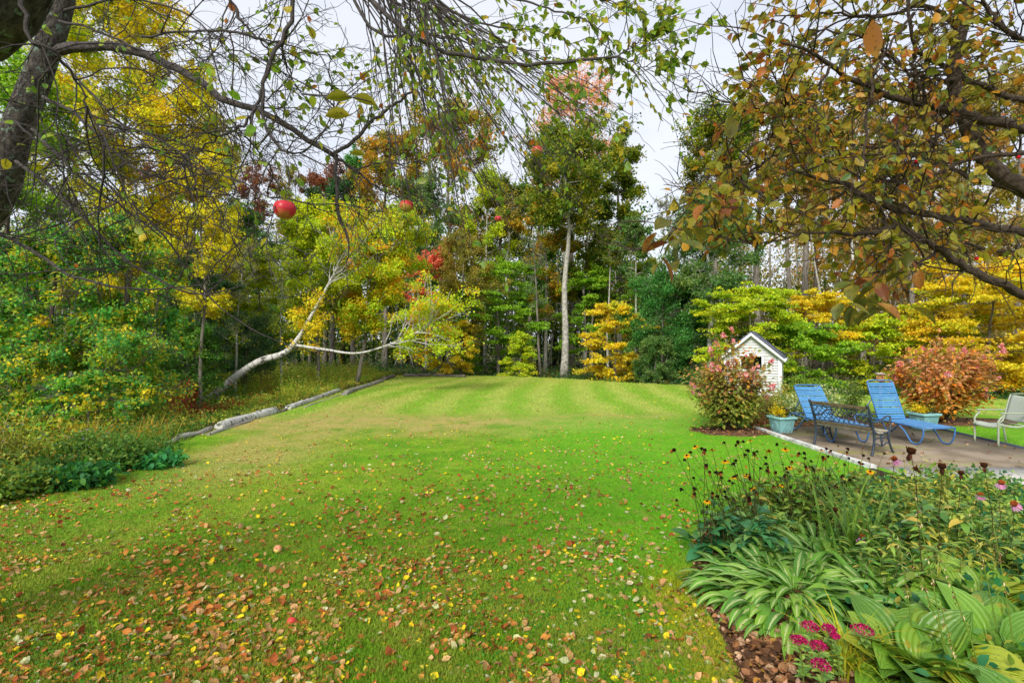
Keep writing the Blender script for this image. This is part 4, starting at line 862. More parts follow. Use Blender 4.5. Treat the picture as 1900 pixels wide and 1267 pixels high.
for k in range(5):
    for v in range(7):
        g = G(); T_ = TM['f'][0].copy(); s3 = rng.uniform(.4, 2.4)*rng.choice([1, -1]); c_ = pick(LC[LK[k]], 1)[0]
        u = np.linspace(0, 1, 6); K = 7; prof = np.array([.08, .6, .95, 1., .85, .5, .05])*rng.uniform(.85, 1.1, 7)
        nb = len(g.v); g.blades(np.array([[-.5, 0, .02]]), 0, 1.0, rng.uniform(.5, .68), rng.uniform(.1, .7), rng.uniform(.3, 1.7), c_[None]*1., prof, 5, rng.uniform(-.3, .42), rng.uniform(-.4, .4))
        V = g.v[0]; V[:, 2] += .05*np.sin(V[:, 0]*9+v)*np.abs(V[:, 1])*2; cm = np.array(g.c[0]); cm = cm*(1+.28*np.sin(V[:, :1]*11+v*2)*np.cos(V[:, 1:2]*13+v)); g.c[0] = cm
        if v % 2: g.tubes([(-.72, .03, .06), (-.6, .0, .0), (-.48, 0, .02)], .012, 3, c_*.5)
        me = g.build('tmp', DRY, None, True); protos[k, v] = me.data; bpy.data.objects.remove(me)
def pl_(x, y):
    px = x/y*F+CX; row = 'at the bottom edge' if y < 3.12 else ('just above the bottom edge' if y < 3.4 else 'slightly further up the lawn')
    return row+', '+['in the left corner', 'left of centre', 'in the middle', 'right of centre', 'beside the mossy bed edge'][min(int(px/280), 4)]
for i in first:
    k = kk[i]; v = int(rng.integers(7)); o = newobj('fallen_leaf', protos[k, v], None, LK[k]+' fallen leaf '+pl_(x[i], y[i]), 'fallen leaf', LK[k]+' leaves fallen '+pl_(x[i], y[i]))
    o.location = (x[i], y[i], z[i]-.004); s_ = size[i]*.98; o.scale = (s_, s_*rng.uniform(.8, 1.15), s_); o.rotation_euler = (rng.normal()*.42+(math.pi if rng.random() < .4 else 0), rng.normal()*.4, rng.uniform(0, 6.28))
# litter on beds, patio
x = np.concatenate([rng.uniform(1.2, 2.9, 7500), rng.uniform(5.8, 9.4, 60), rng.uniform(4, 6, 260), rng.uniform(6.5, 12, 420)])
y = np.concatenate([rng.uniform(2.3, 5.8, 7500), rng.uniform(8.4, 12, 60), rng.uniform(11, 12.1, 260), rng.uniform(12.1, 14, 420)])
k = (inbed(x, y) | (y > 10.9)) & ~((y < 5.8) & (x > 1.2+.40*y+rng.random(len(x))*.4) & (y > 2.9)); x, y = x[k], y[k]; n = len(x)
d, nn = orient(n); g = G(); g.leaves(np.stack([x, y, .06+.03*rng.random(n)], 1), d, nn, rng.uniform(.03, .075, n), pick([('#6a4a32', 3), ('#a0704c', 3), ('#4a3224', 2), ('#c4a080', 2), ('#b88a3a', .5)], n, .2), 'f')
g.build('bed_leaf_litter', DRY, kind='stuff', label='brown dead leaves lying on the beds and patio', cat='fallen leaves')

# ---------------------------------------------------------------- apples
def apple_skin(c1, c2, c3, bias):
    def f(t):
        tcn = t.n('TexCoord'); ob = tcn.outputs['Object']; s = t.n('SeparateXYZ'); t.l(ob, s.inputs[0])
        nz_ = t.noise(t.mapv(ob, (1, 1, .5)), 40, 4, .6); a_ = t.m('ADD', nz_, t.m('MULTIPLY', s.outputs[2], 9.))
        col = t.mix(t.rng(a_, bias-.16, bias+.16), c2, c1); dots = t.rng(t.noise(ob, 260, 2), .66, .70); col = t.mix(t.m('MULTIPLY', dots, .45), col, c3)
        col = t.mix(t.rng(t.noise(ob, 90, 5, .7), .62, .75), col, np.array(c1)*.35)
        t.done(t.pr(col, .42, .35, t.bump(t.noise(ob, 50, 3), .15, .002)))
    return f
APR = mat('red_apple_skin', apple_skin((.44, .014, .028), (.42, .16, .05), (.7, .35, .15), .30)); APM = mat('blushed_apple_skin', apple_skin((.50, .035, .03), (.42, .30, .06), (.6, .5, .2), .47))
APG = mat('yellow_apple_skin', apple_skin((.62, .25, .12), (.62, .50, .10), (.5, .4, .15), .5))
def apple(label, p, dia, m_, stem=True, tilt=(0, 0), hang=.03):
    t = thing('apple', label, 'apple', p, 'ripe apples'); p = np.array(p, float); r = dia/2
    th = np.linspace(0, math.pi, 15); g = G(); n = 20; pr = []
    for a_ in th:
        rr = math.sin(a_)*(1+.06*math.cos(a_)); zz = math.cos(a_)*.90-.34*math.exp(-(a_/.35)**2)+.16*math.exp(-((math.pi-a_)/.3)**2); pr.append((rr*r, zz*r))
    V = []; 
    for (rr, zz) in pr:
        for j in range(n):
            b_ = j*2*math.pi/n; q_ = 1+.025*math.cos(b_*5+1)+.03*math.cos(b_); V.append((rr*q_*math.cos(b_), rr*q_*math.sin(b_), zz))
    V = np.array(V); cx_, sx_ = math.cos(tilt[0]), math.sin(tilt[0]); Rx = np.array([[1, 0, 0], [0, cx_, -sx_], [0, sx_, cx_]]); V = V@Rx.T
    i, j = np.meshgrid(np.arange(14), np.arange(n), indexing='ij'); b0 = i*n
    g.add(V+p, np.stack([b0+j, b0+n+j, b0+n+(j+1) % n, b0+(j+1) % n], -1).reshape(-1, 4)); g.build('flesh', m_, t, True)
    g = G(); q = np.array([(0, 0, r*.55), (.002, 0, r*.9), (.004, .002, r*.9+hang)])@Rx.T; g.tubes(q+p, .0016, 5); g.build('stem', TWIG, t, True)
AP = [('largest bright red apple hanging low in front of the left wood', (528, 389), 1.80, .076, APR), ('red apple with yellow blush hanging right of the dangling dark twig', (754, 383), 2.75, .075, APM),
      ('orange and green blushed apple hanging highest, among the dense drooping twigs', (996, 281), 3.2, .073, APM), ('small distant red apple hanging above the olive gold tree', (924, 406), 5.6, .074, APR)]
for lb, (px, py), Yd, dia, m_ in AP: apple(lb, P(px, py, Yd), dia, m_)
q = G0(515, 1021, .04); apple('yellow pink windfall apple lying on the grass left of centre', (q[0], q[1], .055), .076, APG, tilt=(1.1, 0))
q = G0(541, 1153, .035); apple('orange windfall apple half sunk among the near fallen leaves', (q[0], q[1], .038), .066, APM, tilt=(-.8, 0))

# ---------------------------------------------------------------- the apple tree overhead
SPUR = [P(px, py-dia*.42/Yd*F, Yd) for lb, (px, py), Yd, dia, m_ in AP]
def guide(pts, K=24):
    W = np.array([np.append(P(a_, b_, c_), d_) for a_, b_, c_, d_ in pts]); q = resample(W, K); return q[:, :3], np.maximum(q[:, 3], .001)
t = thing('apple_tree', 'old half bare apple tree leaning in from the left and arching over the lawn', 'tree', (-4.3, 3.1, 0))
o3 = np.array([-4.3, 3.1, 0])
def wl(pts, K=20):
    q = resample(np.array(pts, float), K); return q[:, :3], q[:, 3]
def jit(r_, K): return r_*(1+.06*np.sin(np.arange(K)*1.7)+.04*rng.normal(size=K))
A0 = wl([(-4.3, 3.1, -.05, .20), (-4.15, 3.1, .6, .15), (-3.9, 3.1, 1.3, .13)]+[tuple(P(*a_[:3]))+(a_[3],) for a_ in [(-110, 540, 3.1, .10), (-12, 375, 3.05, .088), (30, 245, 3.0, .078), (72, 135, 3.0, .068), (115, 10, 3.0, .056), (145, -130, 3.0, .048), (190, -330, 3.1, .03)]], 40)
A1 = wl([(-4.2, 3.05, .9, .12), (-3.5, 2.5, 1.9, .12)]+[tuple(P(*a_[:3]))+(a_[3],) for a_ in [(-230, 190, 2.1, .11), (-40, 60, 1.8, .10), (35, -25, 1.75, .085), (150, -160, 1.75, .07), (350, -330, 1.9, .04)]], 30)
g = G(); g.tubes(A0[0], jit(A0[1], 40), 14); g.tubes(A1[0], jit(A1[1], 30), 14); g.build('trunk', APBARK, t, True)
GD = [
 [(85, 105, 3.0, .034), (120, 92, 3.0, .031), (200, 84, 2.98, .027), (270, 103, 2.95, .024), (330, 130, 2.9, .022), (375, 155, 2.85, .020), (420, 188, 2.8, .019), (470, 202, 2.75, .0165), (530, 232, 2.7, .0155), (580, 264, 2.7, .014), (625, 292, 2.7, .013)],
 [(615, 290, 2.7, .010), (655, 262, 2.72, .010), (700, 218, 2.75, .009), (735, 192, 2.8, .0075), (770, 165, 2.8, .006)],
 [(622, 288, 2.7, .011), (624, 340, 2.7, .0095), (625, 390, 2.7, .009), (634, 415, 2.7, .0095), (646, 445, 2.68, .005), (644, 500, 2.65, .0025), (645, 545, 2.65, .0012)],
 [(622, 292, 2.7, .009), (660, 315, 2.72, .007), (700, 348, 2.74, .0045), (752, 369, 2.75, .002)],
 [(655, 318, 2.7, .005), (700, 303, 2.7, .004), (745, 305, 2.75, .003), (790, 300, 2.8, .002)],
 [(545, -30, 2.2, .010), (535, 55, 2.2, .009), (512, 95, 2.2, .009), (488, 160, 2.2, .008), (491, 225, 2.2, .007), (515, 268, 2.2, .006), (548, 283, 2.2, .005), (590, 258, 2.2, .003), (640, 170, 2.2, .002)],
 [(487, 165, 2.2, .007), (470, 205, 2.2, .006), (452, 233, 2.2, .006), (412, 252, 2.2, .005), (340, 290, 2.2, .0025)],
 [(262, 68, 2.4, .005), (350, 60, 2.4, .005), (440, 60, 2.3, .006), (510, 80, 2.25, .005), (540, 62, 2.2, .004)],
 [(420, -20, 2.6, .009), (445, 35, 2.6, .008), (470, 62, 2.6, .006), (540, 130, 2.6, .003)],
 [(30, -20, 1.5, .007), (48, 40, 1.5, .006), (57, 75, 1.5, .005), (100, 95, 1.5, .004), (150, 165, 1.6, .003), (200, 290, 1.6, .0015)],
 [(660, -30, 2.7, .013), (720, 30, 2.65, .012), (780, 75, 2.6, .011), (860, 105, 2.55, .010), (940, 117, 2.5, .009), (1050, 118, 2.45, .008), (1145, 105, 2.4, .006), (1185, 150, 2.4, .003), (1215, 205, 2.4, .0015), (1250, 237, 2.4, .001)],
 [(1145, 105, 2.4, .004), (1180, 80, 2.4, .003), (1212, 58, 2.4, .0015), (1240, 50, 2.4, .001)], [(1150, 107, 2.4, .0035), (1200, 125, 2.4, .002), (1240, 118, 2.4, .0015), (1278, 100, 2.4, .001)],
 [(640, -30, 3, .010), (700, 60, 3, .009), (800, 66, 2.9, .006), (900, 85, 2.8, .004), (1000, 95, 2.8, .003)],
 [(860, -30, 2.6, .006), (980, 5, 2.6, .005), (1060, 30, 2.55, .004), (1110, 55, 2.5, .0025), (1160, 95, 2.5, .001)],
 [(1060, -30, 2.5, .004), (1120, 0, 2.5, .003), (1180, 20, 2.5, .0015), (1200, 35, 2.5, .001)],
 [(770, -30, 2.5, .006), (880, 40, 2.5, .005), (1000, 60, 2.5, .003), (1080, 90, 2.5, .0015)],
 [(100, 95, 2.9, .012), (60, 80, 2.6, .008), (0, 20, 2.4, .005)], [(60, 240, 2.95, .010), (150, 330, 2.8, .007), (260, 410, 2.7, .005), (300, 440, 2.7, .003)],
 [(80, 180, 2.9, .010), (150, 220, 2.8, .008), (230, 300, 2.7, .007), (340, 345, 2.65, .005), (420, 362, 2.6, .003)],
 [(30, 300, 2.9, .010), (110, 360, 2.8, .008), (220, 470, 2.6, .006), (300, 520, 2.5, .005), (370, 546, 2.4, .004), (440, 532, 2.4, .0025), (510, 505, 2.4, .0012)],
 [(-60, 400, 2.6, .010), (60, 465, 2.5, .008), (150, 520, 2.4, .006), (280, 536, 2.4, .0045), (400, 525, 2.4, .0025)],
 [(120, 250, 2.9, .008), (170, 320, 2.8, .006), (290, 420, 2.6, .005), (350, 500, 2.6, .004), (400, 560, 2.6, .0035), (470, 612, 2.5, .0028), (560, 648, 2.5, .002), (620, 652, 2.5, .001)],
 [(110, 110, 2.9, .008), (140, 140, 2.7, .006), (240, 245, 2.5, .005), (330, 300, 2.2, .004), (440, 335, 2.0, .003), (505, 372, 1.82, .002), (522, 376, 1.8, .001)],
 [(110, 40, 2.8, .008), (190, 60, 2.7, .006), (300, 120, 2.6, .004), (420, 240, 2.5, .003), (430, 330, 2.4, .002)],
 [(120, 20, 2.9, .008), (230, 0, 2.8, .006), (330, 20, 2.7, .005), (420, 90, 2.6, .003), (520, 230, 2.5, .0015)],
 [(-20, 190, 2.6, .006), (70, 265, 2.5, .005), (160, 400, 2.4, .003), (240, 560, 2.4, .0015)],
 [(960, 180, 3.25, .003), (985, 250, 3.22, .002), (996, 268, 3.2, .001)], [(880, 300, 5.6, .005), (908, 360, 5.6, .003), (924, 395, 5.6, .001)],
]
gb = G(); GP = []
for gd in GD:
    q, r_ = guide(gd); q[1:-1] += rng.normal(size=(22, 3))*.004; gb.tubes(q, r_, 7); GP.append(q)
# sheaf of long drooping shoots from the crown above
n = 84; s0 = np.stack([rng.uniform(650, 800, n), rng.uniform(-60, -20, n), rng.uniform(2.4, 3.6, n)], 1); a_ = rng.random(n)**.8
ex = 690+a_*480+rng.normal(size=n)*30; ey = 440-a_*130+rng.normal(size=n)*45-np.where(a_ > .85, 60, 0); ed = s0[:, 2]*rng.uniform(.9, 1.25, n)
S = []
for i in range(n):
    mx_, my_ = s0[i, 0]*.62+ex[i]*.38, s0[i, 1]*.62+ey[i]*.38+rng.normal()*22; cv = 14+40*a_[i]
    pts = [P(*s0[i]), P(mx_-cv*.2, my_-cv*.5+12, (s0[i, 2]+ed[i])/2), P(ex[i]*.72+s0[i, 0]*.28, ey[i]*.72+s0[i, 1]*.28+rng.normal()*14, ed[i]*.97), P(ex[i], ey[i], ed[i])]
    q = resample(pts, 22); q[1:] += np.cumsum(rng.normal(size=(21, 3))*.0035, 0); S.append(q)
S = np.array(S); gb.tubes(S, rng.uniform(.003, .0065, (n, 1))*np.linspace(1, .22, 22), 5)
for sp_ in SPUR: gb.tubes(resample([sp_+[.004, 0, .02], sp_+[.012, .02, .07], sp_+[-.02, .05, .16]], 6), np.linspace(.0014, .0024, 6), 5)
gb.build('branches', TWIG, t, True)
GPa = np.array(GP); wt = G()
pars = np.concatenate([GPa[[0, 5, 6, 7, 8, 9, 17, 18, 19, 20, 21, 22, 23, 24, 25, 26]]]*1, 0)
t1 = spawn(pars, 14, .62, .95, .03, 9, .16, .08, 1.); t1 = t1[(CY-(t1[:, -1, 2]-CH)/t1[:, -1, 1]*F) < np.interp(t1[:, -1, 0]/t1[:, -1, 1]*F+CX, [0, 200, 450, 700], [640, 640, 560, 480])]; wt.tubes(t1, rng.uniform(.0022, .0042, (len(t1), 1))*np.linspace(1, .3, 9), 4)
t2 = spawn(t1, 6, .26, .8, .02, 7, .2, .1, 1.); wt.tubes(t2, rng.uniform(.0013, .0022, (len(t2), 1))*np.linspace(1, .45, 7), 3)
t3 = spawn(t2[::2], 3, .07, 1.1, 0, 4, .25, .1, 1.); wt.tubes(t3, np.linspace(.0014, .001, 4), 3)
c1 = spawn(GPa[[1, 2, 3, 4, 10, 11, 12, 13, 14, 15, 16]], 9, .4, .8, .03, 8, .18, .05, 1.); wt.tubes(c1, rng.uniform(.0016, .003, (len(c1), 1))*np.linspace(1, .4, 8), 4)
c2 = spawn(c1, 4, .16, .8, .02, 5, .22, .1, 1.); wt.tubes(c2, np.linspace(.0014, .0009, 5), 3)
s1 = spawn(S, 5, .30, .7, .06, 7, .18, .15, 1.); wt.tubes(s1, rng.uniform(.0013, .0022, (len(s1), 1))*np.linspace(1, .45, 7), 3)
s2 = spawn(s1, 2, .10, .9, .02, 4, .2, .1, 1.); wt.tubes(s2, np.linspace(.0011, .0008, 4), 3)
wt.build('twigs', TWIG, t)
def leafon(par, n, tmin=.3):
    i = rng.integers(0, len(par), n); q, T = at(par, i, rng.uniform(tmin, 1, n)); d = nrm(T+rng.normal(size=(n, 3))*.6+[0, 0, -.55]); return q, d
g = G(); APAL = [('#7fa42e', 4), ('#98b22a', 3), ('#688c30', 3), ('#b4b430', 1.4), ('#ccb432', .7), ('#c0702c', .2)]
parts = [(t1, 750, .2), (t2, 900, .2), (c1, 560, .1), (c2, 900, .1), (s1, 1000, .3), (s2, 1000, .3), (GPa[[10, 11, 12, 14, 15, 16]], 210, .55), (GPa[[11, 12]], 40, .5)]
for par, n, tm in parts:
    q, d = leafon(par, n, tm); px = q[:, 0]/q[:, 1]*F+CX; py = CY-(q[:, 2]-CH)/q[:, 1]*F
    pk = np.interp(px, [0, 100, 300, 420, 560, 760, 1000, 1300], [.25, .3, .45, .75, .8, .9, 1, 1])*np.interp(py, [0, 200, 330, 500], [1, .85, .35, .12]); k = rng.random(n) < pk; q, d = q[k], d[k]; n = len(q)
    ok = np.linalg.norm(q-[0, 0, CH], axis=1) > 1.2; q, d = q[ok], d[ok]; n = len(q)
    nn = rdir(n)*.8; nn[:, 2] += .6; g.leaves(q, d, nn, rng.uniform(.026, .050, n), pick(APAL, n, .18), 'b')
for sp_ in SPUR: g.leaves(sp_+rng.normal(size=(3, 3))*.008+[0, 0, .03], rdir(3)-[0, 0, .4], rdir(3, 1), rng.uniform(.035, .05, 3), pick(APAL, 3), 'b')
g.build('foliage', SPOT, t)
# near twig with a few big spotted leaves
nt_, nr_ = guide([(560, 175, 1.15, .0022), (600, 178, 1.05, .002), (640, 178, 1.0, .0017), (690, 190, 1.0, .001)], 10); g = G(); g.tubes(nt_, nr_, 5)
nt2, nr2 = guide([(600, 178, 1.05, .0016), (612, 200, 1.02, .0012), (606, 216, 1.0, .001)], 8); g.tubes(nt2, nr2, 5); g.build('twigs', TWIG, t)
g = G(); q = np.array([P(606, 183, 1.0), P(655, 182, 1.0), P(604, 216, 1.0), P(742, 225, 1.6), P(650, 285, 1.6), P(765, 232, 1.9)])
d = np.array([[.9, .1, .12], [1, .2, -.2], [.8, .1, .25], [-.8, 0, -.4], [.9, .1, .05], [.5, .1, -.7]]); nn = np.array([[.1, -.75, .5]]*6)
g.blades(q, np.array([0, 0, 0, 3.1, 0, 1.2]), .05, .023, np.array([.25, -.1, .35, -.4, .1, -.9]), np.array([.6, .5, .8, .4, .6, .3]), pick([('#8c8a22', 1), ('#9c9226', 1)], 6), [.1, .6, .95, 1, .8, .45, .03], 5, .22, np.array([.8, .7, .9, .6, .7, .7])); g.build('foliage', SPOT, t, True)

# ---------------------------------------------------------------- crabapple at the right
t = thing('crabapple_tree', 'leafy olive and orange crabapple tree reaching in from the right', 'tree', (3.7, 2.45, 0))
C0 = wl([(3.7, 2.45, -.05, .10), (3.6, 2.45, .6, .07), (3.4, 2.42, 1.6, .055)]+[tuple(P(*a_[:3]))+(a_[3],) for a_ in [(2120, 480, 2.42, .046), (1985, 385, 2.42, .042), (1905, 352, 2.4, .038), (1845, 315, 2.4, .036), (1805, 262, 2.4, .032), (1785, 205, 2.4, .028), (1768, 150, 2.4, .027), (1778, 80, 2.4, .025), (1800, -10, 2.4, .022), (1830, -160, 2.4, .015)]], 40)
g = G(); g.tubes(C0[0], jit(C0[1], 40), 14); g.build('trunk', CRBARK, t, True)
CD = [
 [(1930, 245, 2.35, .022), (1850, 226, 2.3, .020), (1760, 205, 2.25, .017), (1700, 190, 2.2, .014), (1640, 172, 2.15, .012), (1590, 150, 2.1, .0105), (1540, 122, 2.05, .009), (1505, 92, 2.0, .006), (1460, 80, 2.0, .005), (1428, 75, 2.0, .004)],
 [(1960, 440, 2.3, .020), (1880, 428, 2.2, .017), (1800, 412, 2.1, .015), (1720, 396, 2.05, .013), (1640, 380, 2.0, .011), (1570, 345, 1.95, .009), (1510, 328, 1.9, .006), (1467, 314, 1.9, .004)],
 [(2010, 590, 2.1, .022), (1900, 545, 2.05, .018), (1850, 525, 2.0, .016), (1790, 495, 2.0, .015), (1745, 465, 1.95, .013), (1700, 436, 1.9, .012), (1660, 418, 1.9, .011)],
 [(1662, 419, 1.9, .010), (1620, 432, 1.9, .009), (1580, 438, 1.9, .007), (1540, 430, 1.85, .006), (1480, 440, 1.85, .004), (1400, 450, 1.8, .003), (1340, 440, 1.75, .002), (1270, 425, 1.7, .0015), (1225, 450, 1.7, .001)],
 [(1980, 200, 2.6, .018), (1880, 180, 2.55, .015), (1800, 150, 2.5, .012), (1740, 118, 2.4, .010), (1700, 92, 2.35, .008), (1690, 45, 2.3, .007), (1680, -20, 2.3, .006)],
 [(1790, 210, 2.4, .012), (1740, 250, 2.3, .009), (1700, 300, 2.2, .006), (1640, 330, 2.1, .004), (1560, 360, 2, .003)],
 [(1695, 25, 2.3, .006), (1650, 85, 2.2, .005), (1622, 140, 2.1, .005), (1606, 240, 2.0, .005), (1600, 320, 1.95, .004), (1612, 378, 1.9, .004)],
 [(1665, 230, 2.1, .003), (1652, 300, 2.05, .004), (1636, 382, 2.0, .004), (1640, 415, 1.95, .005)],
 [(1700, 92, 2.35, .008), (1694, 120, 2.3, .006), (1712, 170, 2.25, .005), (1720, 190, 2.2, .003)],
 [(1905, 352, 2.4, .018), (1850, 345, 2.5, .014), (1790, 325, 2.6, .011), (1700, 290, 2.7, .008), (1600, 270, 2.8, .005), (1480, 285, 2.8, .003)],
 [(1960, 300, 2.2, .014), (1880, 285, 2.2, .010), (1790, 300, 2.2, .008), (1700, 335, 2.1, .006), (1590, 325, 2, .004), (1480, 270, 1.95, .0025), (1400, 240, 1.9, .0015)],
 [(1780, 60, 2.4, .012), (1720, 10, 2.4, .009), (1640, 30, 2.3, .006), (1540, 25, 2.2, .004), (1420, 35, 2.1, .002)],
 [(1935, 90, 2.3, .012), (1870, 60, 2.2, .010), (1830, 10, 2.2, .008), (1790, -30, 2.2, .006)],
 [(1780, 150, 2.4, .012), (1700, 140, 2.3, .007), (1600, 70, 2.2, .005), (1500, 55, 2.2, .003)],
 [(1745, 465, 1.95, .006), (1700, 490, 1.9, .0035), (1655, 500, 1.85, .002), (1615, 530, 1.8, .0015), (1610, 570, 1.8, .001)],
 [(1980, 480, 2.6, .014), (1900, 470, 2.6, .011), (1820, 460, 2.6, .008), (1740, 430, 2.6, .005), (1650, 450, 2.6, .003)],
 [(1540, 122, 2.05, .006), (1515, 170, 2.0, .004), (1470, 200, 1.95, .003), (1410, 210, 1.9, .002), (1370, 205, 1.85, .001)],
 [(1470, 285, 2, .003), (1400, 300, 1.95, .002), (1355, 330, 1.9, .0015), (1345, 380, 1.9, .001)],
]
gb = G(); GP = []
for gd in CD:
    q, r_ = guide(gd); q[1:-1] += rng.normal(size=(22, 3))*.004; gb.tubes(q, r_, 8); GP.append(q)
gb.build('branches', CRBARK, t, True)
cp = np.array(GP); wt = G(); c1 = spawn(cp, 22, .42, .85, .02, 8, .16, .08, 1.); lw_ = lambda c: c[(CY-(c[:, -1, 2]-CH)/c[:, -1, 1]*F) < np.interp(c[:, -1, 0]/c[:, -1, 1]*F+CX, [1200, 1450, 1550, 1640, 1750, 1900], [490, 500, 540, 590, 560, 600])]; c1 = lw_(c1); wt.tubes(c1, rng.uniform(.0022, .0042, (len(c1), 1))*np.linspace(1, .35, 8), 4)
c2 = lw_(spawn(c1, 4, .17, .8, .03, 6, .2, .1, 1.)); wt.tubes(c2, rng.uniform(.0013, .0022, (len(c2), 1))*np.linspace(1, .5, 6), 3); wt.build('twigs', CRBARK, t)
g = G(); CPAL = [('#94902a', 4), ('#748028', 3), ('#a8962c', 2.5), ('#c8922c', 2), ('#bc6e2a', 1), ('#5c7840', .8), ('#8a5230', .5)]
BS = []
for gd in CD[:14]:   # keep the outer side of the big branches clear of leaves
    q, r_ = guide(gd, 30); BS += [(a_[0]/a_[1]*F+CX, CY-(a_[2]-CH)/a_[1]*F, a_[1], 9+r2/a_[1]*F) for a_, r2 in zip(q, r_) if r2 > .0045]
for par, n, tm in [(c2, 6000, .15), (c1, 1200, .3), (cp[[3, 14, 16, 17]], 90, .5)]:
    q, d = leafon(par, n, tm); px = q[:, 0]/q[:, 1]*F+CX; py = CY-(q[:, 2]-CH)/q[:, 1]*F
    bnd = np.interp(py, [-100, 0, 60, 200, 300, 420, 480, 620], [1400, 1395, 1370, 1345, 1320, 1225, 1210, 1500]); low = np.interp(px, [1200, 1450, 1550, 1660, 1750, 1900], [470, 480, 520, 560, 470, 500])
    k = (px > bnd+rng.normal(size=n)*18) & (py < low+rng.normal(size=n)*25) & (np.linalg.norm(q-[0, 0, CH], axis=1) > 1.0); q, d = q[k], d[k]; n = len(q)
    lx, ly = q[:, 0]/q[:, 1]*F+CX, CY-(q[:, 2]-CH)/q[:, 1]*F; hid = np.zeros(n, bool)
    for s_ in BS: hid |= (np.hypot(lx-s_[0], ly-s_[1]) < s_[3]) & (q[:, 1] < s_[2]+.02)
    k = ~(hid & (rng.random(n) < .88)); q, d = q[k], d[k]; n = len(q)
    nn = rdir(n)*.8; nn[:, 2] += .7; g.leaves(q, d, nn, rng.uniform(.022, .047, n), pick(CPAL, n, .16), 'b')
g.build('foliage', SPOT, t)
# foreground clusters of bigger leaves
g = G(); cl = [(1602, 530, 1.55, 10), (1628, 575, 1.5, 7), (1590, 560, 1.5, 5), (1240, 440, 1.35, 6), (1225, 470, 1.3, 3), (1365, 215, 1.5, 3), (1615, 40, 1.15, 3), (1560, 85, 1.35, 3), (1340, 370, 1.5, 4), (1275, 425, 1.45, 4), (1700, 505, 1.7, 3), (1680, 475, 1.7, 4)]
for px, py, Yd, m_ in cl:
    b_ = P(px, py, Yd)+rng.normal(size=(m_, 3))*[.03, .03, .012]; g.blades(b_, rng.uniform(0, 6.28, m_), rng.uniform(.055, .08, m_), rng.uniform(.03, .042, m_), rng.uniform(-1.3, -.1, m_), rng.uniform(.2, .8, m_), pick([('#5c6628', 3), ('#6c6c26', 2), ('#a06830', .7), ('#7a4428', .7)], m_), [.1, .6, .95, 1, .85, .5, .03], 5, .2, rng.uniform(-.8, .8, m_))
g.build('near_foliage', SPOT, t, True)
gt = G()
for px, py, Yd, m_ in cl[:2]+cl[3:5]+[cl[8]]: gt.tubes(resample([P(px+40, py-60, Yd+.15), P(px+12, py-25, Yd+.04), P(px, py, Yd)], 6), .0018, 4)
gt.build('twigs', CRBARK, t)
g = G(); g.blobs(np.array([P(1890, 292, 1.9), P(1394, 66, 2.0), P(1812, 480, 1.9), P(1700, 300, 2.0)]), .007, C('#c01c28')); g.build('berries', PETAL, t, True)

